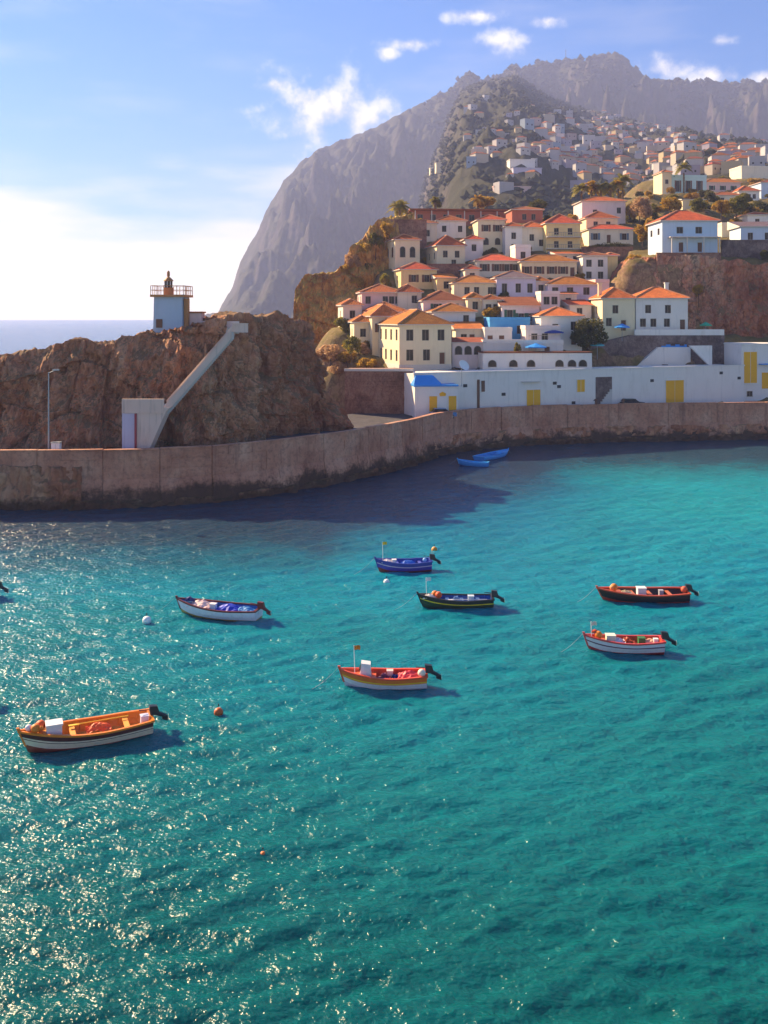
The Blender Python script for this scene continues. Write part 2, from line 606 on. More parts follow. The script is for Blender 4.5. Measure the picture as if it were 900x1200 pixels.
h = t.math('ADD', t.math('MULTIPLY', w1, 1.0), t.math('MULTIPLY', w2, 0.55))
t.bump(h, 1.0, 0.18)
t.b.inputs['IOR'].default_value = 1.33
t.b.inputs['Subsurface Weight'].default_value = 1.0
t.b.inputs['Subsurface Radius'].default_value = (0.4, 1.0, 1.0)
t.b.inputs['Subsurface Scale'].default_value = 0.8
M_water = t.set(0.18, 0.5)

t = NT('window_glass')
f = t.noise(t.coords('World'), 0.9, 2)
t.l(t.ramp(f, [(0.35, (0.012, 0.010, 0.009)), (0.65, (0.05, 0.034, 0.024))]), t.b.inputs['Base Color'])
M_glass = t.set(0.25, 0.25)

W = dict(
    cream=stucco('cream_stucco', (0.82, 0.69, 0.45)), yellow=stucco('yellow_stucco', (0.82, 0.62, 0.30)),
    white=stucco('white_stucco', (0.82, 0.77, 0.70)), warm=stucco('warm_white_stucco', (0.83, 0.73, 0.56)),
    pink=stucco('pink_stucco', (0.74, 0.52, 0.46)), rose=stucco('pale_rose_stucco', (0.80, 0.66, 0.62)),
    lav=stucco('lavender_stucco', (0.60, 0.54, 0.66)), blue=stucco('pale_blue_stucco', (0.55, 0.66, 0.78)),
    sky=stucco('sky_blue_stucco', (0.10, 0.38, 0.72)), red=stucco('brick_red_stucco', (0.42, 0.14, 0.09)),
    turq=stucco('pale_turquoise_stucco', (0.55, 0.75, 0.72)), harbour=stucco('harbour_white_stucco', (0.86, 0.80, 0.73), 0.4),
    lh=stucco('lighthouse_blue_stucco', (0.44, 0.54, 0.66)))
T = dict(o=tiles('orange_roof_tiles', (0.80, 0.22, 0.05)), r=tiles('red_roof_tiles', (0.70, 0.13, 0.045)),
         b=tiles('brown_red_roof_tiles', (0.50, 0.12, 0.065)), g=tiles('greyish_roof_tiles', (0.30, 0.22, 0.26)))
W['stair'] = stucco('stair_render', (0.74, 0.56, 0.46), .6)
M_frame = paint('window_frame', (0.40, 0.32, 0.25), 0.6)
M_trim = paint('pale_stone_trim', (0.62, 0.57, 0.5), 0.8)
M_wood = paint('brown_wood', (0.16, 0.07, 0.035), 0.6)
M_green = paint('dark_green_paint', (0.03, 0.10, 0.05), 0.5)
M_yellow = paint('yellow_door_paint', (0.92, 0.44, 0.006), 0.55, 0.15)
M_bluep = paint('bright_blue_paint', (0.03, 0.27, 0.72), 0.5, 0.2)
M_orange = paint('orange_paint', (0.75, 0.20, 0.03), 0.5)
M_steel = paint('grey_steel', (0.35, 0.36, 0.38), 0.45, 0.2, 0.5, 0.6)
M_dark = paint('dark_grey_paint', (0.03, 0.03, 0.035), 0.5)
M_white = paint('white_paint', (0.8, 0.79, 0.77), 0.45, 0.12)
M_blind = paint('grey_blue_shutter', (0.16, 0.22, 0.28), 0.6)
M_ridge = paint('ridge_tile_mortar', (0.62, 0.27, 0.13), 0.85)

# ------------------------------------------------------------------ sea
nearx = np.arange(-34, 34.01, 0.22)
outx = 34 * np.power(1.012, np.arange(1, 130))
outx = outx[outx < 150]
farx = np.array([170, 220, 320, 500, 900, 1800, 3900])
xs = np.concatenate([-farx[::-1], -outx[::-1], nearx, outx, farx])
ys = [24.0]
while ys[-1] < 175:
    ys.append(ys[-1] * 1.0048 + 0.03)
ys = np.concatenate([[-300, -100, 0, 12, 20], np.array(ys), [185, 210, 260, 350, 520, 900, 1700, 3200, 5800]])
XX, YY = np.meshgrid(xs, ys, indexing='ij')
rng = np.random.RandomState(5)
Z = np.zeros_like(XX)
for k in range(44):
    lam = 0.6 * (3.6 / 0.6) ** rng.rand()
    th = R(-72 + rng.normal() * 34)
    kk = 2 * math.pi / lam
    amp = 0.0115 * lam ** 0.72
    warp = 0.5 * lam * pn(XX * 0.35 / lam + k * 3.1, YY * 0.35 / lam, 0 * XX + k)
    Z += amp * np.sin(kk * (XX * math.cos(th) + YY * math.sin(th) + warp) + rng.rand() * 6.28)
cell = np.maximum(np.gradient(xs)[:, None], np.gradient(ys)[None, :])
Z *= np.clip(1.6 - cell / 0.75, 0, 1)
Z *= 0.8 + 0.4 * pn(XX * 0.06, YY * 0.06, 0 * XX + 4.4)
Z = 0.13 * np.tanh(Z / 0.13)
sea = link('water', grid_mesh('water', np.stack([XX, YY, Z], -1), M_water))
tag(sea, 'turquoise harbour water with small choppy waves', 'water', kind='structure')


# ------------------------------------------------------------------ rock curtains
def cliff(name, pts, mat, zb=-2.5, lean=5.0, thick=22.0, drop=3.0, amp=1.4, nu=320, nf=90, scale=1.0, seed=0.0, sink_end=True, fixn=False):
    """pts: (photo x, photo y of the top, distance of the foot). A closed rock body with crags."""
    p = np.array(pts, float)
    xs_ = (p[:, 0] - CX) / F * p[:, 2]
    u = np.linspace(0, 1, nu)
    s = np.concatenate([[0], np.cumsum(np.hypot(np.diff(xs_), np.diff(p[:, 2])))]); s /= s[-1]
    xf = np.interp(u, s, xs_)
    df = np.interp(u, s, p[:, 2])
    px = np.interp(u, s, p[:, 0])
    yt = np.interp(u, s, p[:, 1])
    zt = HCAM - (yt - HY) / F * (df + lean)
    tx, ty = np.gradient(xf), np.gradient(df)
    L = np.hypot(tx, ty); nx, ny = ty / L, -tx / L          # outward (towards -Y)
    ker = np.ones(25) / 25
    nx = np.convolve(np.pad(nx, 12, 'edge'), ker, 'valid'); ny = np.convolve(np.pad(ny, 12, 'edge'), ker, 'valid')
    if fixn:
        nx, ny = np.zeros(nu), -np.ones(nu)
    vs = np.linspace(0, 1, nf)
    nt, nb = 26, 14
    V = np.zeros((nu, nf + nt + nb, 3))
    wf = np.zeros(nf + nt + nb); wu = np.zeros_like(wf)
    for j in range(nf):
        v = vs[j]
        V[:, j, 0] = xf - nx * lean * v ** 1.3
        V[:, j, 1] = df - ny * lean * v ** 1.3
        V[:, j, 2] = zb + (zt - zb) * v
        wf[j] = 1 - 0.45 * v ** 6; wu[j] = 0.35 * v ** 6
    for j in range(nt):
        v = (j + 1) / nt
        V[:, nf + j, 0] = xf - nx * (lean + thick * v)
        V[:, nf + j, 1] = df - ny * (lean + thick * v)
        V[:, nf + j, 2] = zt - drop * v ** 1.5
        wf[nf + j] = 0.1; wu[nf + j] = 0.4
    for j in range(nb):
        v = (j + 1) / nb
        V[:, nf + nt + j, 0] = xf - nx * (lean + thick * (1 + 0.15 * v))
        V[:, nf + nt + j, 1] = df - ny * (lean + thick * (1 + 0.15 * v))
        V[:, nf + nt + j, 2] = (zt - drop) + (zb - zt + drop) * v
        wf[nf + nt + j] = -0.5; wu[nf + nt + j] = 0
    x, y, z = V[..., 0] * scale, V[..., 1] * scale, V[..., 2] * scale
    n = ridged(x * 0.14 + seed, y * 0.14, z * 0.07, 6, 0.55) - 0.5
    n = n + 0.4 * fbm(x * 0.5 + seed, y * 0.5, z * 0.32, 5, gain=0.58)
    n2 = fbm(x * 0.30 + seed + 9, y * 0.30, z * 0.3, 5, gain=0.62)
    def blocks(sx, sz, sd):
        wx = x / sx + .6 * pn(x * .4 / sx + sd, y * .4 / sx, z * .4 / sz); wz = z / sz + .6 * pn(x * .4 / sx, y * .4 / sx + sd, z * .4 / sz)
        wy = y / sx
        ii, jj, kk = np.floor(wx).astype(np.int64), np.floor(wy).astype(np.int64), np.floor(wz).astype(np.int64)
        return (_perm[_perm[_perm[ii & 255] + (jj & 255)] + (kk & 255)] / 255.0) - .5
    n = n + .62 * blocks(4.2, 6.5, 1.0 + seed) + .16 * blocks(1.3, 2.0, 4.0 + seed)
    n2 = n2 * .6 + .35 * blocks(3.2, 4.0, 7.0 + seed)
    V[..., 0] += amp * n * nx[:, None] * wf
    V[..., 1] += amp * n * ny[:, None] * wf
    V[..., 2] += amp * (n2 * 0.9 + 0.25 * n) * wu * 1.3
    if sink_end:
        e = np.clip(np.minimum(u, 1 - u) / 0.02, 0, 1) ** 0.5
        V[..., 2] = zb + (V[..., 2] - zb) * (0.25 + 0.75 * e[:, None])
    return link(name, grid_mesh(name, V, mat, smooth=False))


rk = cliff('rock_headland', [(-75, 424, 108.5), (0, 415, 109.5), (40, 407, 110), (75, 400, 110), (118, 403, 110.5), (150, 396, 111), (185, 386, 111.5),
                             (250, 384, 112.5), (300, 372, 116), (330, 366, 120), (352, 369, 123), (372, 371, 125.5), (392, 374, 128), (405, 383, 129.5), (413, 396, 131), (418, 418, 132.5), (424, 452, 134)],
           M_rock, zb=-2.5, lean=6.5, thick=19, drop=3.2, amp=2.4, nu=560, nf=130, seed=1.3)
tag(rk, 'craggy brown rock headland behind the quay carrying the lighthouse', 'rock')

gr = cliff('rock_bluff', [(338, 372, 205), (341, 340, 206), (352, 324, 207), (372, 318, 208), (392, 318, 209), (401, 312, 210), (408, 292, 211), (422, 281, 212), (436, 266, 214),
                          (450, 254, 216), (470, 252, 219), (490, 250, 222)], M_gold, zb=-2.5, lean=9, thick=24, drop=2.0, amp=2.6, nu=260, nf=90, seed=5.2, fixn=True)
tag(gr, 'ochre scrub-covered bluff at the seaward end of the old town', 'rock')

rc = cliff('rock_cliff', [(712, 340, 206), (728, 318, 203), (745, 303, 199.5), (775, 300, 196), (815, 299, 195), (850, 302, 193.5), (872, 306, 191), (905, 308, 189), (960, 306, 187), (1010, 304, 187)],
           M_cliff, zb=8, lean=4.5, thick=8, drop=0.5, amp=2.2, nu=300, nf=90, seed=8.8, fixn=True)
tag(rc, 'dark reddish cliff below the pale blue house', 'cliff')


# ------------------------------------------------------------------ mountains (far terrain)
def mountain(name, sil, D, Yf, zfoot, mat, amp, back=0.5, nu=420, nt=170, prof=1.0, seed=0.0, fscale=0.004, crest=6.0, bow=None):
    s = np.array(sil, float)
    r = np.linspace(s[0, 0], s[-1, 0], nu)
    ysil = np.interp(r, s[:, 0], s[:, 1])
    ratio = (r - CX) / F
    Dr = np.full(nu, D) if bow is None else D + np.interp(r, *zip(*bow))
    zr = HCAM - (ysil - HY) / F * Dr
    zf = np.interp(r, *zip(*zfoot))
    tt = np.concatenate([np.linspace(0, 1, nt), 1 + np.linspace(0.02, 1, 40) * back])
    V = np.zeros((nu, len(tt), 3))
    for j, q in enumerate(tt):
        Y = Yf + (Dr - Yf) * q
        if q <= 1:
            z = zf + (zr - zf) * q ** prof
        else:
            k = (q - 1) / back
            z = zr + (-3 - zr) * k ** 1.3
        V[:, j, 0] = ratio * Y; V[:, j, 1] = Y; V[:, j, 2] = z
    q = np.broadcast_to(tt[None, :], V.shape[:2])
    x, y = V[..., 0], V[..., 1]
    w = np.clip(np.sin(np.clip(q, 0, 1) * math.pi), 0, 1) ** 0.8
    n = ridged(x * fscale * 1.5 + seed, y * fscale * 0.75, V[..., 2] * fscale * 0.6, 6, 0.52) - 0.45
    n += 0.4 * fbm(x * fscale * 5 + seed, y * fscale * 5, 0 * x, 4)
    hgt = np.clip((zr - zf) / max(zr.max() - zf.min(), 1), 0.05, 1)[:, None]
    V[..., 2] += amp * n * w * hgt
    cr = fbm(x * 0.03 * (2500 / D) ** .5 + seed, y * 0.03, 0 * x, 4, gain=0.65)
    V[..., 2] += crest * cr * np.exp(-((q - 1) / 0.08) ** 2)
    V[..., 2] = np.maximum(V[..., 2], -3.0)
    o = link(name, grid_mesh(name, V, mat))
    tag(o, kind='structure')
    return o, V, tt, r


m1, V1, _, _ = mountain('mountain', [(230, 369.5), (255, 368), (262, 355), (272, 338), (282, 306), (300, 275), (318, 237), (332, 214), (342, 202), (352, 190), (372, 177), (400, 165), (440, 150), (480, 128), (512, 112),
                                    (530, 104), (540, 91), (552, 87), (562, 95), (585, 90), (605, 82), (630, 76), (655, 72), (680, 70), (700, 66), (715, 63), (730, 66), (742, 78), (765, 92), (800, 96), (840, 98), (900, 96), (980, 88)],
                       2600, 1500, [(230, -3), (260, -3), (480, -3), (620, 30), (980, 90)], M_mount, 210, seed=2.0, fscale=0.0038, crest=9, prof=1.15)
m1['label'] = 'tall hazy sea cliff mountain far behind the town'
m2, V2, T2, R2 = mountain('hill', [(484, 372), (488, 300), (493, 232), (500, 205), (508, 182), (518, 160), (528, 132), (540, 108), (556, 99), (580, 93), (600, 89), (618, 97), (640, 113), (665, 122), (700, 131), (735, 139), (770, 148), (810, 158), (850, 168), (900, 178), (980, 190)],
                          1850, 425, [(484, 0), (500, 18), (560, 44), (760, 50), (800, 80), (980, 95)], M_near, 26, seed=4.0, fscale=0.0065, crest=4, prof=0.95)
m2['label'] = 'darker hazy hillside scattered with pale houses behind the town'

# ------------------------------------------------------------------ terrain of the old town (shaped from the house pads below)
CTRL = []


def pad(x, y, z): CTRL.append((x, y, z))


DTAB = ([205, 215, 227, 240, 255, 262, 272, 285, 293, 310, 325, 345, 358, 378, 388, 405, 416, 430],
        [395, 370, 330, 290, 262, 252, 243, 232, 226, 217, 210, 200, 194, 186, 182, 174, 170, 166])


def dtown(yb): return float(np.interp(yb, *DTAB))


# ------------------------------------------------------------------ houses
_wm = {}
FOOT = []


def win_mesh(kind, w, h):
    k = (kind, round(w, 2), round(h, 2))
    if k in _wm: return _wm[k]
    fr, gl = MB(), MB()
    e = 0.06
    if kind == 'd':                                   # door
        fr.box(-w / 2, w / 2, -0.05, 0.02, -h / 2, h / 2)
        gl.box(-w / 2 + e, w / 2 - e, -0.075, -0.04, -h / 2, h / 2 - e)
        r = (fr.mesh('door', M_frame), gl.mesh('door_leaf', M_wood))
    elif kind == 'a':                                 # arched opening
        n = 8
        arc = [(w / 2 * math.cos(math.pi * i / n), h / 2 - w / 2 + w / 2 * math.sin(math.pi * i / n)) for i in range(n + 1)]
        po = [(-w / 2, -h / 2), (w / 2, -h / 2)] + arc
        fr.prism([(x * 1.16, z * 1.08) for x, z in po], -0.05, 0.02)
        gl.prism(po, -0.08, -0.04)
        r = (fr.mesh('window', M_frame), gl.mesh('pane', M_glass))
    else:
        fr.box(-w / 2, w / 2, -0.06, 0.02, h / 2 - e, h / 2)
        fr.box(-w / 2 - .06, w / 2 + .06, -0.12, 0.02, -h / 2 - .04, -h / 2 + e * .6)
        fr.box(-w / 2, -w / 2 + e, -0.06, 0.02, -h / 2 + e * .6, h / 2 - e)
        fr.box(w / 2 - e, w / 2, -0.06, 0.02, -h / 2 + e * .6, h / 2 - e)
        fr.box(-0.018, 0.018, -0.04, 0.02, -h / 2 + e * .6, h / 2 - e)
        gl.box(-w / 2 + e, w / 2 - e, -0.025, 0.01, -h / 2 + e * .6, h / 2 - e)
        r = (fr.mesh('window', M_frame), gl.mesh('pane', M_glass))
    _wm[k] = r
    return r


def opening(root, kind, w, h, loc, rz=0.0):
    a, b = win_mesh(kind, w, h)
    o = link('door' if kind == 'd' else 'window', a, root, loc, (0, 0, rz))
    link('door_leaf' if kind == 'd' else 'pane', b, o)
    return o


def roof_mesh(w, dp, h, rh, kind, ov=0.4):
    m = MB()
    x0, x1, y0, y1 = -ov, w + ov, -ov, dp + ov
    W_, D_ = x1 - x0, y1 - y0
    z0, z1 = h, h + rh
    th = 0.16
    if kind == 'hip':
        if W_ >= D_:
            a, b = (x0 + D_ / 2, (y0 + y1) / 2, z1), (x1 - D_ / 2, (y0 + y1) / 2, z1)
            if W_ - D_ < 0.3: b = a = ((x0 + x1) / 2, (y0 + y1) / 2, z1)
        else:
            a, b = ((x0 + x1) / 2, y0 + W_ / 2, z1), ((x0 + x1) / 2, y1 - W_ / 2, z1)
        c = [(x0, y0, z0), (x1, y0, z0), (x1, y1, z0), (x0, y1, z0)]
        sl = math.hypot(min(W_, D_) / 2, rh)
        if W_ >= D_:
            m.face([c[0], c[1], b, a] if a != b else [c[0], c[1], a], 0, [(0, 0), (W_, 0), (b[0] - x0, sl), (a[0] - x0, sl)] if a != b else [(0, 0), (W_, 0), (W_ / 2, sl)])
            m.face([c[2], c[3], a, b] if a != b else [c[2], c[3], a], 0, [(0, 0), (W_, 0), (x1 - a[0], sl), (x1 - b[0], sl)] if a != b else [(0, 0), (W_, 0), (W_ / 2, sl)])
            m.face([c[3], c[0], a], 0, [(0, 0), (D_, 0), (D_ / 2, sl)])
            m.face([c[1], c[2], b], 0, [(0, 0), (D_, 0), (D_ / 2, sl)])
        else:
            m.face([c[0], c[1], a], 0, [(0, 0), (W_, 0), (W_ / 2, sl)])
            m.face([c[2], c[3], b], 0, [(0, 0), (W_, 0), (W_ / 2, sl)])
            m.face([c[3], c[0], a, b], 0, [(0, 0), (D_, 0), (D_ - (a[1] - y0), sl), (y1 - b[1], sl)])
            m.face([c[1], c[2], b, a], 0, [(0, 0), (D_, 0), (b[1] - y0, sl), (a[1] - y0, sl)])
        lines = [(c[0], a), (c[1], b if W_ >= D_ else a), (c[2], b), (c[3], a if W_ >= D_ else b), (a, b)]
    elif kind == 'gable':
        ym = (y0 + y1) / 2
        a, b = (x0, ym, z1), (x1, ym, z1)
        sl = math.hypot(D_ / 2, rh)
        m.face([(x0, y0, z0), (x1, y0, z0), b, a], 0, [(0, 0), (W_, 0), (W_, sl), (0, sl)])
        m.face([(x1, y1, z0), (x0, y1, z0), a, b], 0, [(0, 0), (W_, 0), (W_, sl), (0, sl)])
        m.face([(x0 + ov, y1 - ov, z0), (x0 + ov, y0 + ov, z0), (x0 + ov, ym, z1 - 0.1)], 1)
        m.face([(x1 - ov, y0 + ov, z0), (x1 - ov, y1 - ov, z0), (x1 - ov, ym, z1 - 0.1)], 1)
        lines = [(a, b)]
    else:                                              # lean-to: low at the front
        sl = math.hypot(D_, rh)
        m.face([(x0, y0, z0), (x1, y0, z0), (x1, y1, z1), (x0, y1, z1)], 0, [(0, 0), (W_, 0), (W_, sl), (0, sl)])
        m.face([(x0, y1, z0), (x0, y0, z0), (x0, y1, z1)], 1)
        m.face([(x1, y0, z0), (x1, y1, z0), (x1, y1, z1)], 1)
        m.face([(x1, y1, z0), (x0, y1, z0), (x0, y1, z1), (x1, y1, z1)], 1)
        lines = []
    # eaves board
    m.box(x0, x1, y0, y1, z0 - th, z0 - 0.003, 1)
    rd = MB()
    for p, q in lines:
        if (Vector(p) - Vector(q)).length > 0.2:
            rd.tube(Vector(p) + Vector((0, 0, .03)), Vector(q) + Vector((0, 0, .03)), 0.13, n=6)
    return m, rd


def house(label, x0, x1, ye, yb, dep=8.0, yaw=8.0, rh=1.8, wall='white', roof='o', front=(), left=(), kind='hip', d=None,
          chimney=None, balcony=None, parapet=False, ww=1.2, wh=1.65, name='house', cat='house', deep=5.0, base=None, ov=0.4, door=None, shutter=None):
    shutter = {0: M_green, 3: M_wood, 5: M_blind}.get(int(x0 * 7 + yb) % 8) if shutter is None and len(front) < 3 and x1 - x0 > 30 else shutter
    d = dtown(yb) if d is None else d
    th = R(yaw * .72)
    # width so that the far front corner falls on x1
    k = (x1 - CX) / F
    X0 = PX(x0, d)
    w = (k * d - X0) / (math.cos(th) - k * math.sin(th))
    zb, ze = PZ(yb, d), PZ(ye, d)
    h = ze - zb
    root = empty(name, (X0, d, zb), th)
    tag(root, label, cat)
    wm = W[wall]
    def holes(rows, ln):
        out = []
        for (us, v, kd) in rows:
            us = [(i + 0.5) / us for i in range(us)] if isinstance(us, int) else us
            for q in us:
                if kd == 'd': out.append((ln * q - .5, ln * q + .5, max(v * h, 1.05) - 1.05, max(v * h, 1.05) + 1.0))
                elif kd == 'w': out.append((ln * q - ww / 2 + .02, ln * q + ww / 2 - .02, v * h - wh / 2 + .02, v * h + wh / 2 - .02))
        return out
    def facade(m, ln, hl, f):
        # wall face with real openings: f(u, depth, z) -> point
        R_ = .24
        us = sorted({0.0, ln, *[min(max(a, 0), ln) for q in hl for a in q[:2]]}); zs = sorted({-deep, h - .02, *[min(max(a, -deep), h - .02) for q in hl for a in q[2:]]})
        for a, b in zip(us[:-1], us[1:]):
            for c, e in zip(zs[:-1], zs[1:]):
                if b - a < 1e-4 or e - c < 1e-4: continue
                mu, mz = (a + b) / 2, (c + e) / 2
                if any(q[0] < mu < q[1] and q[2] < mz < q[3] for q in hl): continue
                m.face([f(a, 0, c), f(b, 0, c), f(b, 0, e), f(a, 0, e)])
        for (a, b, c, e) in hl:
            m.face([f(a, 0, c), f(a, R_, c), f(a, R_, e), f(a, 0, e)]); m.face([f(b, 0, c), f(b, R_, c), f(b, R_, e), f(b, 0, e)])
            m.face([f(a, 0, c), f(b, 0, c), f(b, R_, c), f(a, R_, c)]); m.face([f(a, 0, e), f(b, 0, e), f(b, R_, e), f(a, R_, e)])
            m.face([f(a, R_, c), f(b, R_, c), f(b, R_, e), f(a, R_, e)])
    m = MB()
    facade(m, w, holes(front, w), lambda u, q, z: (u, q, z))
    facade(m, dep, holes(left, dep), lambda u, q, z: (q, u, z))
    zt_ = h - .02
    m.face([(w, 0, -deep), (w, dep, -deep), (w, dep, zt_), (w, 0, zt_)]); m.face([(0, dep, -deep), (w, dep, -deep), (w, dep, zt_), (0, dep, zt_)])
    m.face([(0, 0, zt_), (w, 0, zt_), (w, dep, zt_), (0, dep, zt_)])
    m.build('wall', wm, root)
    if base:
        b = MB()
        b.box(-0.05, w + 0.05, -0.05, dep + 0.05, -deep, base)
        b.build('plinth', M_trim, root)
    if kind in ('hip', 'gable', 'lean'):
        rm, rd = roof_mesh(w, dep, h + 0.14, rh, kind, ov)
        ro = rm.build('roof', [T[roof], M_trim], root)
        if rd.v:
            rd.build('ridge_tiles', M_ridge, ro)
    else:                                              # flat with a low parapet
        m = MB()
        e = 0.22
        m.box(-.06, w + .06, -.06, e, h, h + 0.7); m.box(-.06, w + .06, dep - e, dep + .06, h, h + 0.7)
        m.box(-.06, e, e, dep - e, h, h + 0.7); m.box(w - e, w + .06, e, dep - e, h, h + 0.7)
        ro = m.build('parapet', wm, root)
        s = MB(); s.box(e, w - e, e, dep - e, h - 0.01, h + 0.1)
        s.build('roof', T[roof] if roof in T else M_trim, root)
    for (us, v, kd) in front:
        us = [(i + 0.5) / us for i in range(us)] if isinstance(us, int) else us
        for q in us:
            if kd == 'd':
                opening(root, 'd', .98, 2.02, (w * q, .2, max(v * h, 1.05) - .02))
            else:
                opening(root, kd, ww - (.05 if kd == 'w' else 0), wh - (.05 if kd == 'w' else 0), (w * q, .17 if kd == 'w' else 0, v * h))
                if shutter and kd == 'w':
                    for sd_ in (-1, 1):
                        sh_ = MB(); xc = w * q + sd_ * (ww / 2 + .27); sh_.box(xc - .26, xc + .26, -.06, -.005, v * h - wh / 2, v * h + wh / 2)
                        for sl_ in range(5): sh_.box(xc - .22, xc + .22, -.075, -.06, v * h - wh / 2 + .12 + sl_ * wh / 5, v * h - wh / 2 + .12 + sl_ * wh / 5 + wh / 9)
                        sh_.build('shutter', shutter, root)
    for (us, v, kd) in left:
        us = [(i + 0.5) / us for i in range(us)] if isinstance(us, int) else us
        for q in us:
            opening(root, kd, ww - .05, wh - .05, (.17 if kd == 'w' else 0, dep * q, v * h), -math.pi / 2)
    if chimney:
        cx, cy = chimney
        c = MB()
        zc = h + rh * 0.55
        c.box(w * cx - .35, w * cx + .35, dep * cy - .3, dep * cy + .3, h + .1, h + rh + 0.9)
        c.box(w * cx - .45, w * cx + .45, dep * cy - .4, dep * cy + .4, h + rh + 0.9, h + rh + 1.1)
        c.build('chimney', wm, ro)
    if balcony:
        for (v, a, b_) in balcony:
            bm_ = MB()
            z = v * h
            bm_.box(w * a, w * b_, -1.3, 0.0, z - .18, z)
            bo = bm_.build('balcony', M_trim, root)
            r_ = MB()
            r_.box(w * a, w * b_, -1.3, -1.22, z + .9, z + 1.0)
            n = max(2, int((b_ - a) * w / 0.55))
            for i in range(n + 1):
                xx_ = w * a + (w * (b_ - a) - 0.06) * i / n
                r_.box(xx_, xx_ + .06, -1.29, -1.23, z, z + .9)
            r_.build('railing', M_frame, bo)
    FOOT.append((X0, d, w, dep, th))
    # pads for the terrain
    c, s = math.cos(th), math.sin(th)
    for (a, b_) in ((0, -0.5), (w, -0.5), (w / 2, -0.5), (0, dep * .55), (w, dep * .55), (w / 2, dep)):
        pad(X0 + a * c - b_ * s, d + a * s + b_ * c, zb - 0.25 if b_ <= 0 else zb + 0.2)
    root['w'] = w; root['h'] = h
    return root


def clean(o):
    for k in ('w', 'h'):
        if k in o: del o[k]


HS = []
H = lambda *a, **k: HS.append(house(*a, **k))
# front row by the harbour
H('large two storey cream house with orange hip roof and many windows above the brown wall', 468, 529, 381, 430, dep=15, yaw=20, rh=2.6, wall='cream', roof='o',
  front=[((.2, .5, .8), .76, 'w'), ((.2, .52), .28, 'w'), ((.82,), .2, 'd')], left=[(4, .76, 'w'), (4, .26, 'w')], base=.35, ww=1.35, wh=2.0, d=164)
H('cream house with pale orange roof adjoining the large cream house on its seaward side', 436, 470, 371, 415, dep=11, yaw=17, rh=2.2, wall='cream', roof='o',
  front=[((.3, .7), .7, 'w')], left=[(2, .7, 'w'), (2, .3, 'w')], d=178)
H('narrow white house with orange lean-to roof and balcony beside the large cream house', 534, 566, 386, 416, dep=6, yaw=6, rh=1.3, wall='warm', roof='o', kind='lean',
  front=[((.3,), .65, 'w'), ((.6,), .6, 'd')], balcony=[(.34, .1, .95)], d=175)
H('low white house with three arched windows at the foot of the balcony house', 530, 567, 402, 419, dep=4.5, yaw=4, rh=.8, wall='rose', roof='b', kind='lean', front=[((.2, .5, .8), .5, 'a')], d=168, wh=1.5)
H('white house with orange roof and one dark window above the balcony house', 508, 557, 366, 384, dep=8, yaw=10, rh=1.7, wall='white', roof='o', front=[((.78,), .55, 'w')], left=[(2, .5, 'w')], d=182)
H('pale lavender two window house with brown red roof above the blue painted yard', 588, 632, 359, 388, dep=7, yaw=4, rh=1.9, wall='rose', roof='b', kind='lean', front=[((.22,), .7, 'w'), ((.52, .8), .56, 'w')], d=184, wh=1.6)
H('white house with orange hip roof beside the dark round tree', 634, 682, 371, 405, dep=8, yaw=5, rh=1.7, wall='white', roof='o', front=[((.8,), .68, 'w'), ((.8,), .22, 'd'), ((.35,), .6, 'w')], d=176)
H('bright blue painted house with flat roof in front of the lavender house', 574, 621, 376, 402, dep=6, yaw=6, rh=.4, wall='sky', roof='x', kind='flat', front=[((.75,), .6, 'w')], d=178)
H('small white house with two brown doors below the bright blue house', 568, 600, 388, 407, dep=4, yaw=4, rh=.3, wall='white', roof='x', kind='flat', front=[((.2, .62), .4, 'd')], d=173)
H('small white house with shaded porch below the lavender house', 616, 657, 386, 412, dep=5, yaw=3, rh=.3, wall='rose', roof='x', kind='flat', front=[((.25, .55), .62, 'w'), ((.6,), .2, 'd')], d=171, balcony=[(.5, .05, .6)])
H('white low terrace house with reddish edge between the arches and the small porch house', 566, 660, 403, 421, dep=5, yaw=2, rh=.2, wall='white', roof='x', kind='flat', front=[((.42, .8), .45, 'd')], d=168)
# second row
H('pink house with row of dark windows and orange red roof near the bluff', 424, 470, 343, 362, dep=9, yaw=10, rh=1.8, wall='pink', roof='r', front=[((.16, .6, .76, .92), .55, 'w')], left=[(2, .55, 'w')], d=196)
H('cream house with red roof beside the pink house near the bluff', 466, 494, 343, 360, dep=8, yaw=9, rh=1.7, wall='warm', roof='r', front=[((.7,), .55, 'w')], d=196)
H('pale house with broad orange roof directly behind the large cream house', 430, 478, 366, 392, dep=9, yaw=12, rh=2.0, wall='warm', roof='o', front=[((.3, .7), .6, 'w')], left=[(2, .6, 'w')], d=188)
H('house with broad faded red roof above the white house with one dark window', 496, 546, 353, 368, dep=9, yaw=10, rh=2.2, wall='rose', roof='b', front=[((.3, .7), .5, 'w')], d=190)
H('cream cottage with orange hip roof and two dark windows', 532, 583, 332, 350, dep=8, yaw=10, rh=1.7, wall='cream', roof='o', front=[((.3, .52, .84, .94), .52, 'w')], left=[(1, .5, 'w')])
H('lavender house with grey roof and tall shuttered windows', 582, 628, 326, 349, dep=8, yaw=4, rh=1.6, wall='lav', roof='g', front=[((.2, .55, .85), .5, 'w')], wh=2.0)
H('small pale cube house with two dark square windows', 634, 656, 345, 361, dep=5, yaw=4, rh=.3, wall='rose', roof='x', kind='flat', front=[((.3, .72), .55, 'w')], d=189, ww=1.3)
H('small white house with red lean-to roof and one window', 668, 693, 358, 373, dep=6, yaw=4, rh=1.2, wall='white', roof='r', kind='lean', front=[((.45,), .5, 'w')], d=187)
H('long pale house with bright orange roof and three dark windows', 642, 700, 334, 348, dep=8, yaw=3, rh=1.7, wall='lav', roof='o', front=[((.15, .45, .78), .5, 'w')], ww=1.4, d=196)
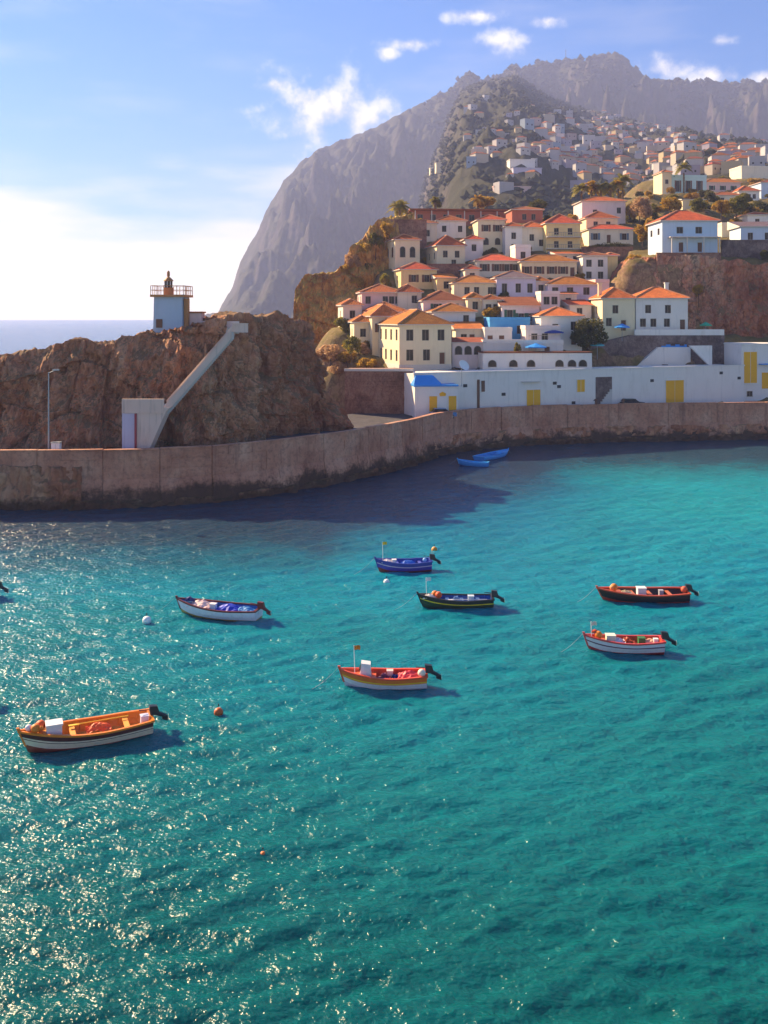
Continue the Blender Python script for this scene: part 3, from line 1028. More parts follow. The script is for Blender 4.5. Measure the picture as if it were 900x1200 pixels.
H('pink flat end house joined to the long orange roofed house', 698, 714, 331, 350, dep=6, yaw=3, rh=.3, wall='pink', roof='x', kind='flat', d=197)
H('cream house with orange hip roof, twin beside the pale blue walled house', 706, 744, 350, 389, dep=8.5, yaw=3, rh=2.1, wall='cream', roof='o', front=[((.4,), .68, 'w'), ((.2,), .3, 'w'), ((.65,), .2, 'd')], left=[(1, .65, 'w')], chimney=(.1, .5))
H('white house with orange hip roof and five windows at the foot of the cliff', 745, 806, 350, 388, dep=9, yaw=-3, rh=2.2, wall='white', roof='o', front=[((.24, .62), .68, 'w'), ((.14, .34, .6), .26, 'w'), ((.9,), .2, 'd')], left=[(1, .6, 'w')], chimney=(.72, .55))
# third row
H('yellow cream house with orange red hip roof under the tall cream houses', 470, 512, 316, 337, dep=8, yaw=15, rh=1.8, wall='yellow', roof='r', front=[((.35, .72), .52, 'w')], left=[(1, .5, 'w')], d=207)
H('tall cream house with paired arched windows above the bluff', 463, 492, 281, 316, dep=8, yaw=22, rh=1.5, wall='cream', roof='r', front=[((.3, .7), .6, 'a')], left=[(2, .6, 'a')], d=217, wh=2.4, ww=1.2)
H('tall cream house with red hip roof and lower side door beside the arched window house', 512, 545, 288, 313, dep=9, yaw=18, rh=2.6, wall='cream', roof='r', front=[((.3, .72), .62, 'w'), ((.6,), .2, 'w')], left=[(2, .55, 'w')], d=216)
H('long cream house with orange roof and four dark windows', 558, 608, 306, 321, dep=8, yaw=6, rh=1.7, wall='warm', roof='r', front=[((.2, .48, .72, .92), .5, 'w')], left=[(1, .5, 'w')], d=211)
H('long pale yellow house with orange roof and arched doorway', 611, 676, 307, 326, dep=8, yaw=3, rh=1.7, wall='cream', roof='o', front=[((.1, .32, .55, .75), .5, 'w'), ((.92,), .4, 'd')], d=208)
H('white square house with four windows and thin pink roof', 683, 712, 300, 328, dep=7, yaw=3, rh=.9, wall='white', roof='b', front=[((.25, .72), .7, 'w'), ((.25, .72), .2, 'w')], d=209, ww=1.3)
H('ochre house wall joined to the white square house', 711, 724, 300, 326, dep=6, yaw=3, rh=.7, wall='yellow', roof='b', d=211)
# fourth row
H('white house with orange red roof below the long red roofed building', 512, 546, 259, 279, dep=8, yaw=8, rh=1.7, wall='white', roof='r', front=[((.25, .8), .55, 'w')], left=[(1, .5, 'w')], d=238)
H('two storey cream house with red roof and arched ground floor', 560, 592, 258, 291, dep=8, yaw=6, rh=1.6, wall='cream', roof='r', front=[((.3, .72), .72, 'w'), ((.3, .72), .25, 'a')], d=229)
H('cream house with red hip roof beside the balcony house', 612, 640, 267, 292, dep=8, yaw=6, rh=1.7, wall='warm', roof='o', front=[((.4,), .55, 'w'), ((.8,), .3, 'w')], left=[(1, .5, 'w')])
H('cream house with two long balconies and red hip roof', 640, 680, 262, 294, dep=8, yaw=5, rh=2.6, wall='yellow', roof='r', front=[((.3, .7), .72, 'w'), ((.3, .7), .24, 'w')], balcony=[(.52, 0, 1), (.08, 0, 1)], d=224)
H('wide white house with red roof, one door and two windows, above the green hedge', 690, 742, 269, 287, dep=7, yaw=3, rh=1.4, wall='warm', roof='r', front=[((.15, .8), .55, 'w'), ((.45,), .4, 'd')], d=231)
H('cream house with pointed red hip roof behind the wide white house', 687, 724, 256, 270, dep=8, yaw=5, rh=2.2, wall='cream', roof='r', front=[((.3, .7), .5, 'w')], d=240)
H('large pale pink house with red roof under the row of palms', 682, 733, 236, 262, dep=9, yaw=4, rh=1.7, wall='rose', roof='r', front=[((.85,), .6, 'w'), ((.3,), .5, 'w')], d=250)
H('red brown house standing behind the balcony house', 600, 636, 246, 262, dep=8, yaw=6, rh=1.2, wall='red', roof='b', front=[((.4, .7), .5, 'w')], d=250)
H('white house with dark windows wedged beside the two storey cream house', 592, 612, 266, 300, dep=7, yaw=6, rh=1.2, wall='white', roof='r', front=[((.5,), .7, 'w'), ((.5,), .3, 'w')], d=226)
H('white cottage with small red roof between the arched window house and the white house', 490, 512, 262, 284, dep=7, yaw=14, rh=1.1, wall='warm', roof='b', front=[((.5,), .5, 'w')], d=234)
H('grey white house with small red roof behind the long cream houses', 545, 566, 281, 304, dep=7, yaw=8, rh=1.2, wall='white', roof='r', front=[((.5,), .6, 'w')], d=222)
H('white cottage tucked behind the small cube house', 656, 676, 345, 362, dep=6, yaw=4, rh=1.0, wall='warm', roof='o', kind='lean', front=[((.5,), .5, 'w')], d=193)
# houses on the right above the cliff
H('pale blue two storey house with red hip roof and canopy on top of the cliff', 776, 841, 259, 297, dep=10, yaw=2, rh=2.7, wall='blue', roof='r', front=[((.32, .66), .72, 'w'), ((.34, .68), .2, 'd')], left=[(2, .7, 'w')], d=203, ww=1.5, wh=1.5, ov=.5)
H('long low white house with flat roof beside the pale blue house', 846, 878, 264, 277, dep=7, yaw=2, rh=.3, wall='warm', roof='b', kind='flat', front=[((.5,), .5, 'w')], d=222)
H('white house with sloping roof and blue shade wall past the pale blue house', 868, 925, 266, 290, dep=8, yaw=-4, rh=1.9, wall='blue', roof='g', kind='lean', front=[((.2, .55), .55, 'w')], d=212)
H('cream and turquoise striped villa with flat roof on the upper right hillside', 786, 828, 207, 229, dep=9, yaw=8, rh=.3, wall='turq', roof='x', kind='flat', front=[((.2, .5, .8), .5, 'w')], left=[(1, .6, 'w')], d=330, ww=1.3, wh=4.0)
H('cream tower end of the turquoise villa', 776, 787, 202, 229, dep=8, yaw=8, rh=1.0, wall='cream', roof='o', front=[((.5,), .6, 'w')], d=329)
H('big plain warm white building on the upper right hillside', 869, 910, 196, 211, dep=10, yaw=10, rh=.3, wall='warm', roof='x', kind='flat', d=380)
H('long house with orange red roof below the plain warm white building', 826, 868, 214, 226, dep=9, yaw=6, rh=2.2, wall='pink', roof='o', front=[((.2, .5, .8), .5, 'w')], d=350)
H('white house with red roof and three windows on the upper right hillside', 866, 890, 224, 236, dep=9, yaw=5, rh=2.2, wall='white', roof='r', front=[((.25, .5, .75), .5, 'w')], d=318)
H('pale blue walled house with dark roof past the red roofed hillside house', 892, 925, 214, 232, dep=9, yaw=4, rh=1.6, wall='blue', roof='b', front=[((.3,), .5, 'w')], d=325)
H('low orange roofed house between the trees on the upper right hillside', 836, 872, 229, 240, dep=8, yaw=5, rh=1.5, wall='warm', roof='r', front=[((.3, .7), .5, 'w')], d=300)
H('small cream house half hidden by shrubs behind the pale blue house', 800, 826, 234, 246, dep=7, yaw=6, rh=1.0, wall='cream', roof='o', kind='lean', front=[((.5,), .5, 'w')], d=262)
H('white and red cottage behind the low white house by the pale blue house', 876, 905, 252, 268, dep=7, yaw=3, rh=1.0, wall='white', roof='r', front=[((.4,), .5, 'w')], d=240)
# small cottages squeezed between the rows
H('tiny cream cottage between the cream cottage and the faded red roof', 548, 566, 350, 366, dep=6, yaw=8, rh=1.1, wall='cream', roof='o', front=[((.5,), .5, 'w')], d=188)
H('tiny white cottage under the lavender house', 566, 588, 352, 370, dep=5, yaw=6, rh=1.0, wall='warm', roof='r', front=[((.3, .7), .5, 'w')], d=187)
H('small yellow lean-to cottage between the yellow cream house and the cream cottage', 512, 534, 326, 342, dep=6, yaw=10, rh=1.2, wall='yellow', roof='o', kind='lean', front=[((.5,), .5, 'w')], d=203)
H('small warm white cottage below the tall cream side door house', 545, 562, 316, 332, dep=6, yaw=8, rh=1.0, wall='warm', roof='r', front=[((.5,), .5, 'w')], d=207)
H('small rose cottage wedged right of the lavender house', 626, 642, 330, 346, dep=6, yaw=5, rh=1.0, wall='rose', roof='o', front=[((.5,), .5, 'w')], d=199)
H('small white flat roofed annex above the long pale yellow house', 604, 622, 290, 308, dep=6, yaw=5, rh=.3, wall='white', roof='x', kind='flat', front=[((.5,), .5, 'w')], d=216)
H('small cream annex under the balcony house', 652, 684, 298, 310, dep=6, yaw=4, rh=1.0, wall='warm', roof='r', kind='lean', front=[((.3, .7), .5, 'w')], d=214)
H('narrow orange roofed cottage at the seaward foot of the pink house', 402, 424, 358, 384, dep=8, yaw=14, rh=1.2, wall='warm', roof='o', front=[((.5,), .6, 'w')], left=[(1, .6, 'w')], d=190)
H('pale end cottage below the bluff beside the golden shrub', 415, 436, 378, 408, dep=7, yaw=12, rh=1.2, wall='cream', roof='o', front=[((.5,), .6, 'w')], left=[(1, .6, 'w')], d=180)
H('white flat cottage between the white orange roofed house and the cream twin', 684, 704, 378, 394, dep=5, yaw=4, rh=.3, wall='warm', roof='x', kind='flat', front=[((.5,), .5, 'd')], d=181)
for h_ in HS: clean(h_)

# canopy of the pale blue house
root = [o for o in HS if 'canopy' in o['label']][0]
m = MB(); m.box(1.2, 12.2, -1.8, 0, 3.35, 3.55)
cn = m.build('canopy', M_trim, root)
m = MB()
for xx_ in (1.5, 4.8, 8.4, 11.8): m.box(xx_, xx_ + .2, -1.7, -1.5, -0.1, 3.35)
m.build('canopy_posts', M_trim, cn)

# long building with flat red roof along the crest
d = 262
root = empty('long_building', (PX(484, d), d, PZ(264, d)), R(5)); tag(root, 'long low building with flat red roof along the crest of the old town', 'building')
wlen = (620 - 484) / F * d / math.cos(R(5)) * 1.02
hh = PZ(247, d) - PZ(264, d)
m = MB(); m.box(0, wlen, 0, 9, -6, hh); m.build('wall', W['red'], root)
m = MB(); m.box(-1.0, wlen + .6, -1.2, 10, hh, hh + .55); m.build('roof', T['r'], root)
m = MB()
for i in range(9):
    xx_ = 2 + i * (wlen - 4) / 8
    opening(root, 'w', 1.6, 1.7, (xx_, 0, hh * .55))
for i in range(8):
    xx_ = 0.4 + i * (wlen - .8) / 7
    b = MB(); b.box(xx_, xx_ + .25, -1.0, -0.75, -0.2, hh); b.build('post', M_trim, root)
for a in (0, wlen / 2, wlen):
    for b_ in (-1, 9): pad(PX(484, d) + a, d + b_ + a * .087, PZ(264, d) - .2)

# far hillside: pale houses scattered over the near mountain
far_meshes = []
FW = [stucco('far_wall_%d' % i, tuple(v * .82 for v in c)) for i, c in enumerate([(.56, .53, .52), (.58, .50, .40), (.52, .50, .52), (.42, .38, .46), (.58, .46, .28), (.52, .40, .38), (.36, .44, .54)])]
for i, (wc, rf) in enumerate([('white', 'o'), ('warm', 'r'), ('white', None), ('lav', None), ('cream', 'o'), ('rose', 'b'), ('blue', None)]):
    m = MB()
    w_, d_, h_ = [(9, 8, 6), (11, 8, 5), (10, 9, 8), (13, 8, 6), (9, 9, 7), (12, 9, 6), (9, 8, 7)][i]
    m.box(-w_ / 2, w_ / 2, -d_ / 2, d_ / 2, -7, h_, 0)
    for zz_ in [2.2]:
        for q in range(2):
            xw = -w_ / 2 + w_ * (q + .5) / 2
            m.box(xw - .6, xw + .6, -d_ / 2 - .05, -d_ / 2 + .01, zz_ - .7, min(zz_ + .7, h_ - .2), 2)
    if rf:
        a, b = (-w_ / 2 + d_ / 2.2, 0, h_ + 2.2), (w_ / 2 - d_ / 2.2, 0, h_ + 2.2)
        c = [(-w_ / 2 - .4, -d_ / 2 - .4, h_ + .01), (w_ / 2 + .4, -d_ / 2 - .4, h_ + .01), (w_ / 2 + .4, d_ / 2 + .4, h_ + .01), (-w_ / 2 - .4, d_ / 2 + .4, h_ + .01)]
        m.face([c[0], c[1], b, a], 1); m.face([c[2], c[3], a, b], 1); m.face([c[3], c[0], a], 1); m.face([c[1], c[2], b], 1)
    else:
        m.box(-w_ / 2 - .1, w_ / 2 + .1, -d_ / 2 - .1, d_ / 2 + .1, h_ + .004, h_ + .5, 0)
    far_meshes.append(m.mesh('hillside_house', [FW[i], T[rf or 'o'], M_glass]))
far_names = ['small white house with orange roof on the hazy hillside', 'small warm white house with red roof on the hazy hillside', 'tall white flat roofed house on the hazy hillside',
             'long pale lavender house on the hazy hillside', 'small cream house with orange roof on the hazy hillside', 'pale rose house with brown roof on the hazy hillside', 'pale blue flat roofed house on the hazy hillside']
rng = random.Random(11)
cnt = 0
spots = []
tries = 0
while cnt < 290 and tries < 60000:
    tries += 1
    i = rng.randrange(5, V2.shape[0] - 5); j = rng.randrange(2, 150)
    x, y, z = V2[i, j]
    ppx, ppy = CX + x / y * F, HY - (z - HCAM) / y * F
    # settlement thickens along the lower right slopes
    dens = math.exp(-((ppy - (172 + 0.10 * (ppx - 650))) / 30) ** 2) * math.exp(-((ppx - 690) / 92) ** 2)
    dens = max(dens, 0.35 * math.exp(-((ppy - 205) / 26) ** 2) * math.exp(-((ppx - 830) / 90) ** 2))
    dens = max(dens, 0.16 * math.exp(-((ppy - 180) / 26) ** 2) * math.exp(-((ppx - 560) / 40) ** 2))
    if ppx < 552 or ppx > 930 or ppy > 242 or rng.random() > dens: continue
    if any((x - a) ** 2 + (y - b) ** 2 < 90 for a, b in spots): continue
    spots.append((x, y))
    k = rng.choices(range(7), (5, 3, 6, 4, 3, 2, 1))[0]
    o = link('hillside_house', far_meshes[k], None, (x, y, z + 0.5), (0, 0, R(rng.uniform(-25, 35))))
    s_ = rng.uniform(.45, .85)
    o.scale = (s_ * rng.uniform(.9, 1.5), s_, s_ * rng.uniform(.8, 1.15))
    zone = ('just above the crest palms' if ppy > 212 else 'below the dark summit slope' if ppx < 610 else 'in the dense middle of the hazy village' if ppx < 740 and ppy < 190 else 'on the lower slope of the hazy village' if ppx < 760 else 'on the far right shoulder of the hillside')
    zone = zone.replace('on the far right shoulder of the hillside', 'on the shoulder beyond the turquoise villa')
    tag(o, far_names[k].replace('on the hazy hillside', zone), 'house', 'houses scattered over the hazy hillside')
    cnt += 1
# the remaining far houses past the first three hundred, one mass of tiny pale boxes
mb = MB()
nb_ = 0; tries = 0
rng = random.Random(77)
while nb_ < 330 and tries < 90000:
    tries += 1
    i = rng.randrange(5, V2.shape[0] - 5); j = rng.randrange(2, 160)
    x, y, z = V2[i, j] + np.array([rng.uniform(-3, 3), rng.uniform(-4, 4), 0])
    ppx, ppy = CX + x / y * F, HY - (z - HCAM) / y * F
    dens = math.exp(-((ppy - (176 + 0.08 * (ppx - 650))) / 26) ** 2) * math.exp(-((ppx - 690) / 85) ** 2)
    dens = max(dens, 0.5 * math.exp(-((ppy - 200) / 24) ** 2) * math.exp(-((ppx - 830) / 100) ** 2))
    if ppx < 545 or ppx > 930 or ppy > 242 or rng.random() > dens: continue
    if any((x - a) ** 2 + (y - b) ** 2 < 60 for a, b in spots): continue
    spots.append((x, y)); nb_ += 1
    a = R(rng.uniform(-30, 40)); w_, d_, h_ = rng.uniform(3, 6), rng.uniform(3, 4.5), rng.uniform(2.5, 5)
    c_, s__ = math.cos(a), math.sin(a)
    q = lambda u, v, zz: (x + u * c_ - v * s__, y + u * s__ + v * c_, z + zz)
    mi = rng.choice([0, 0, 1, 2, 3, 4])
    mb.hexa([q(-w_, -d_, -4), q(w_, -d_, -4), q(w_, d_, -4), q(-w_, d_, -4), q(-w_, -d_, h_), q(w_, -d_, h_), q(w_, d_, h_), q(-w_, d_, h_)], mi)
    if rng.random() < .6:
        r0, r1 = q(-w_ * .5, 0, h_ + 2), q(w_ * .5, 0, h_ + 2)
        e = [q(-w_ - .4, -d_ - .4, h_ + .02), q(w_ + .4, -d_ - .4, h_ + .02), q(w_ + .4, d_ + .4, h_ + .02), q(-w_ - .4, d_ + .4, h_ + .02)]
        mb.face([e[0], e[1], r1, r0], 5); mb.face([e[2], e[3], r0, r1], 5); mb.face([e[3], e[0], r0], 5); mb.face([e[1], e[2], r1], 5)
fo = mb.build('far_village', [FW[0], FW[1], FW[2], FW[3], FW[4], T['o']])
tag(fo, 'dense far village of tiny pale houses on the hazy hillside', kind='stuff')
# scrub wood that covers the hazy hillside and the far crest, too dense to count
def woodland(name, label, pts, size, mat, seed):
    rg = np.random.RandomState(seed)
    n = len(pts)
    base = np.array([(1, 0, .25), (.3, .95, .2), (-.85, .5, .3), (-.7, -.7, .2), (.4, -.9, .3), (0, 0, 1.1), (0, 0, -.8)])
    fc = np.array([(0, 1, 5), (1, 2, 5), (2, 3, 5), (3, 4, 5), (4, 0, 5), (1, 0, 6), (2, 1, 6), (3, 2, 6), (4, 3, 6), (0, 4, 6)])
    sz = size * rg.uniform(.5, 1.5, (n, 1, 1))
    V = base[None] * (1 + rg.uniform(-.35, .35, (n, 7, 3))) * sz
    an = rg.uniform(0, 6.28, n); c_, s__ = np.cos(an)[:, None], np.sin(an)[:, None]
    x, y = V[..., 0].copy(), V[..., 1].copy()
    V[..., 0] = x * c_ - y * s__; V[..., 1] = x * s__ + y * c_
    V += np.array(pts)[:, None, :]
    Fc = (fc[None] + 7 * np.arange(n)[:, None, None]).reshape(-1, 3)
    me = bpy.data.meshes.new(name); me.from_pydata(V.reshape(-1, 3).tolist(), [], Fc.tolist()); me.materials.append(mat); me.update()
    o = link(name, me); tag(o, label, kind='stuff')
    return o
M_wood_far = mountain_mat('far_scrub', (0.05, 0.045, 0.034), (0.08, 0.07, 0.05), (0.12, 0.105, 0.07), 0.02)
rgw = np.random.RandomState(2)
pts = []
while len(pts) < 5000:
    i, j = rgw.randint(4, V2.shape[0] - 3), rgw.randint(3, 172)
    p = V2[i, j] + np.array([rgw.uniform(-3, 3), rgw.uniform(-4, 4), 0])
    if any((p[0] - a) ** 2 + (p[1] + 6 - b) ** 2 < 130 for a, b in spots): continue
    if pn(p[0] * .012, p[1] * .009, 3.3) + .5 * pn(p[0] * .05, p[1] * .04, 1.3) > rgw.uniform(-.35, .25):
        pts.append(p)
woodland('scrub_wood', 'dark scrub wood covering the hazy hillside behind the town', pts, 3.0, M_wood_far, 1)
pts = []
while len(pts) < 2600:
    i = rgw.randint(150, V1.shape[0] - 3); j = rgw.randint(130, 176)
    p = V1[i, j] + np.array([rgw.uniform(-4, 4), rgw.uniform(-5, 5), 0])
    if pn(p[0] * .006, p[1] * .01, 7.7) > -.1: pts.append(p)
woodland('crest_wood', 'dark trees along the crest of the far mountain', pts, 7.0, M_wood_far, 4)
# long pale terraces and greenhouse roofs on that hillside
def hill_at(ppx, t):
    i = int(np.argmin(abs(R2 - ppx))); j = int(np.argmin(abs(T2 - t)))
    return Vector(V2[i, j])
for (ppx, ppy, wpx, hpx, lab, mt) in [(522, 190, 22, 2.0, 'pale cream terrace wall high on the dark hill edge', 'cream'), (512, 198, 17, 1.8, 'short cream terrace wall under the longer one on the hill edge', 'cream'),
                                      (612, 190, 30, 5, 'long white greenhouse roof on the hazy hillside', 'white'), (618, 203, 34, 4, 'pale grey greenhouse roof below the white one on the hazy hillside', 'lav'),
                                      (600, 222, 44, 3.5, 'pink sunlit terrace strip above the crest trees', 'pink'), (648, 158, 26, 3, 'pale rose terrace strip in the hazy village', 'rose'), (690, 172, 30, 3, 'pale yellow terrace strip in the hazy village', 'cream'),
                                      (740, 166, 30, 3, 'pale green terrace strip in the hazy village', 'turq')]:
    i = int(np.argmin(abs(R2 - ppx)))
    yy_ = HY - (V2[i, :170, 2] - HCAM) / V2[i, :170, 1] * F
    j = int(np.argmin(abs(yy_ - ppy)))
    p = Vector(V2[i, j])
    k = p.y / F
    m = MB(); m.box(-wpx * k / 2, wpx * k / 2, -1.0, 8, -9, hpx * k * .7)
    m.box(-wpx * k / 2 - .3, wpx * k / 2 + .3, -1.3, 8.3, hpx * k * .7 + .004, hpx * k * .7 + .5)
    o = m.build('hillside_terrace', W[mt]); o.location = p; o.rotation_euler = (0, 0, R(6))
    tag(o, lab, 'terrace')
# mast on the far mountain
mr = empty('radio_mast', P3(663, 72, 2590)); tag(mr, 'thin radio mast on the crest of the far mountain', 'mast')
m = MB(); m.tube((0, 0, -14), (0, 0, 34), 1.0, .5, 6); m.build('mast_pole', M_dark, mr)
m = MB()
for zz_ in (12, 20, 28): m.box(-2.2, 2.2, -.4, .4, zz_, zz_ + .9)
m.build('crossbars', M_dark, mr)

# extra terrain controls: front foot, cliff, far edges
for px in range(430, 1010, 40):
    pad(PX(px, 168), 168, 4.6 if px < 490 else 5.0)
for px in range(690, 1010, 25):
    for y_ in (168, 172, 176): pad(PX(px, y_), y_, 5.0)
    pad(PX(px, 180.8), 180.8, 9.5)
for px, y_, z_ in [(700, 184.5, 14.5), (720, 185, 17.2), (760, 184, 17.6), (800, 184, 17.6), (850, 184, 17.0), (900, 183, 16), (960, 183, 16)]:
    pad(PX(px, y_), y_, z_)
for px in range(740, 1020, 35):
    pad(PX(px, 194), 194, 17.0); pad(PX(px, 203.5), 203.5, PZ(302, 203.5)); pad(PX(px, 216), 216, PZ(292, 216))
for px in range(470, 760, 40):
    pad(PX(px, 300), 300, 50); pad(PX(px, 350), 350, 50); pad(PX(px, 430), 430, 48)
for px in range(780, 1020, 40):
    pad(PX(px, 262), 262, PZ(250, 262)); pad(PX(px, 300), 300, PZ(240, 300)); pad(PX(px, 350), 350, PZ(227, 350)); pad(PX(px, 400), 400, PZ(212, 400)); pad(PX(px, 440), 440, PZ(212, 440))
for y_, px in ((170, 405), (185, 400), (200, 396), (215, 400), (230, 405), (250, 412), (280, 420), (320, 430), (380, 440), (430, 440)):
    pad(PX(px, y_), y_, -2); pad(PX(px, y_) - 8, y_, -2)
gx = np.arange(-26, 240, 1.1)
gy = np.arange(166, 446, 1.1)
GX, GY = np.meshgrid(gx, gy, indexing='ij')
C = np.array(CTRL)
num = np.zeros_like(GX); den = np.zeros_like(GX)
for (cx, cy, cz) in C:
    d2 = (GX - cx) ** 2 + (GY - cy) ** 2 + 0.6
    w_ = 1 / d2 ** 2.2
    num += w_ * cz; den += w_
GZ = num / den
for _ in range(3):
    g_ = np.pad(GZ, 1, 'edge')
    GZ = (g_[1:-1, 1:-1] * 2 + g_[:-2, 1:-1] + g_[2:, 1:-1] + g_[1:-1, :-2] + g_[1:-1, 2:]) / 6
GZ += 0.7 * fbm(GX * 0.2, GY * 0.2, 0 * GX, 5, gain=0.65)
GZ = np.maximum(GZ, -2.4)
ter = link('hillside', grid_mesh('hillside', np.stack([GX, GY, GZ], -1), M_hill))
tag(ter, 'earthy terraced hillside under the old town', kind='structure')


def ground(x, y):
    i = int(np.clip(round((x - gx[0]) / 1.1), 0, len(gx) - 1)); j = int(np.clip(round((y - gy[0]) / 1.1), 0, len(gy) - 1))
    return float(GZ[i, j])


# ------------------------------------------------------------------ quay
Q = [(-90, 596), (0, 596), (90, 595), (160, 593), (250, 588), (330, 577), (400, 564), (450, 553), (485, 543), (510, 534), (540, 528), (600, 522), (700, 518), (800, 516), (900, 514.5), (1010, 513)]
qx = np.array([PX(a, dwater(b)) for a, b in Q]); qy = np.array([dwater(b) for a, b in Q])
qs = np.concatenate([[0], np.cumsum(np.hypot(np.diff(qx), np.diff(qy)))])
def qpt(s): return np.array([np.interp(s, qs, qx), np.interp(s, qs, qy)])
def qdir(s):
    a, b = qpt(max(s - 2.5, 0)), qpt(min(s + 2.5, qs[-1]))
    t_ = (b - a) / np.linalg.norm(b - a)
    return t_, np.array([-t_[1], t_[0]])            # tangent, inland normal


QTOP = 6.2
quay = empty('quay_wall', (qx[2], qy[2], 0)); tag(quay, 'long weathered concrete quay wall curving round the harbour', 'quay')
org = Vector(quay.location)
rng = random.Random(4)
joints = [0.0]
s_ = 0
while joints[-1] < qs[-1] - 9:
    joints.append(joints[-1] + rng.uniform(5.5, 9.5))
joints.append(qs[-1])
s90 = float(np.interp(2, range(len(qs)), qs))
for a, b in zip(joints[:-1], joints[1:]):
    V = []
    off = rng.uniform(-.05, .06)
    n = 6
    zb_ = -2.0 if b > s90 else 3.9
    top = QTOP + rng.uniform(-.06, .05)
    mb = MB()
    rows = []
    for i in range(n + 1):
        s = a + 0.02 + (b - a - 0.04) * i / n
        p = qpt(s); t_, nn = qdir(s)
        sec = [(-off - 0.55, zb_), (-off - 0.3, 1.6), (-off, 3.0), (-off, top), (0.5, top), (0.5, zb_)] if b > s90 else [(-off, zb_), (-off, top), (0.5, top), (0.5, zb_)]
        rows.append([(p[0] + nn[0] * q - org.x, p[1] + nn[1] * q - org.y, z) for q, z in sec])
    k = len(rows[0])
    for i in range(n):
        for j in range(k):
            j2 = (j + 1) % k
            mb.face([rows[i][j], rows[i + 1][j], rows[i + 1][j2], rows[i][j2]])
    mb.face(rows[0]); mb.face(list(reversed(rows[-1])))
    mb.build('wall_panel', M_quay, quay)
    if b > s90:                                       # facing slabs standing proud of the core
        zc = [1.75, 3.02, 4.1, 5.2, top - .05]
        for c_, (za, zb2) in enumerate(zip(zc[:-1], zc[1:])):
            cuts = [a + .05] + sorted(rng.uniform(a + .8, b - .8) for _ in range(rng.randint(1, 3))) + [b - .05]
            for sa, sb_ in zip(cuts[:-1], cuts[1:]):
                if sb_ - sa < .5 or rng.random() < .12: continue
                q = off + rng.uniform(.03, .10); mb = MB(); rr_ = []
                for ii in range(3):
                    ssx = sa + .02 + (sb_ - sa - .04) * ii / 2
                    p = qpt(ssx); t_, nn = qdir(ssx)
                    lo = .27 * (3.02 - za) / 1.27 if za < 3 else 0
                    rr_.append([(p[0] - nn[0] * g_ - org.x, p[1] - nn[1] * g_ - org.y, z_) for g_, z_ in ((q + lo, za + .025), (q, zb2 - .025), (off - .04, zb2 - .025), (off - .04, za + .025))])
                for ii in range(2):
                    for j in range(4): mb.face([rr_[ii][j], rr_[ii + 1][j], rr_[ii + 1][(j + 1) % 4], rr_[ii][(j + 1) % 4]])
                mb.face(rr_[0]); mb.face(rr_[-1][::-1])
                mb.build('facing_slab', M_quay, quay)
    # coping slab
    mb = MB(); rows = []
    for i in range(n + 1):
        s = a + 0.05 + (b - a - 0.1) * i / n
        p = qpt(s); t_, nn = qdir(s)
        rows.append([(p[0] + nn[0] * q - org.x, p[1] + nn[1] * q - org.y, z) for q, z in [(-off - .12, top + .004), (-off - .12, top + .16), (.6, top + .16), (.6, top + .004)]])
    for i in range(n):
        for j in range(4):
            j2 = (j + 1) % 4
            mb.face([rows[i][j], rows[i + 1][j], rows[i + 1][j2], rows[i][j2]])
    mb.face(rows[0]); mb.face(list(reversed(rows[-1])))
    mb.build('coping', M_quay, quay)


def rough_strip(name, s0, s1, z0, z1, out, inn, amp, mat, parent, nu=300, nv=26, seed=0.0):
    V = np.zeros((nu, nv + 6, 3))
    for i, s in enumerate(np.linspace(s0, s1, nu)):
        p = qpt(s); t_, nn = qdir(s)
        for j in range(nv + 6):
            if j < nv:
                v = j / (nv - 1)
                q, z = -out * (1 - 0.5 * v ** 2), z0 + (z1 - z0) * v
            else:
                q, z = -out * .5 + (inn + out * .5) * (j - nv + 1) / 6, z1
            V[i, j] = (p[0] + nn[0] * q, p[1] + nn[1] * q, z)
    n = fbm(V[..., 0] * 0.45 + seed, V[..., 1] * .45, V[..., 2] * .5, 5, gain=.6)
    wj = np.array([1.0] * nv + [max(0, 1 - k / 5) for k in range(6)])
    for i, s in enumerate(np.linspace(s0, s1, nu)):
        t_, nn = qdir(s)
        V[i, :, 0] -= nn[0] * n[i] * amp * wj; V[i, :, 1] -= nn[1] * n[i] * amp * wj
        V[i, :, 2] += n[i] * amp * .6 * wj * np.linspace(0, 1, nv + 6)
    V[..., 0] -= org.x; V[..., 1] -= org.y
    return link(name, grid_mesh(name, V, mat), parent)


rough_strip('rubble_footing', s90, qs[-1], -2.2, 0.75, 1.2, 0.3, 0.75, M_rock, quay, 420, 16, 3.0)
rough_strip('natural_rock_face', 0, s90 + .6, -2.2, 4.6, 0.9, 0.3, 0.9, M_rock, quay, 160, 30, 6.0)
rough_strip('eroded_rock_ledge', s90 + 52, qs[-1], 1.0, 2.6, 0.35, 0.2, 0.5, M_rock, quay, 300, 12, 9.0)

# road on the quay
V = np.zeros((200, 2, 3))
for i, s in enumerate(np.linspace(0, qs[-1], 200)):
    p = qpt(s); t_, nn = qdir(s)
    V[i, 0] = (p[0] + nn[0] * .3, p[1] + nn[1] * .3, 5.1)
    wd = np.interp(s / qs[-1], [0, .25, .45, .6, 1], [9, 10, 16, 18, 24])
    V[i, 1] = (p[0] + nn[0] * wd, p[1] + nn[1] * wd, 5.25)
rd = link('quay_road', grid_mesh('quay_road', V, M_road)); tag(rd, 'paved road on top of the quay', kind='structure')

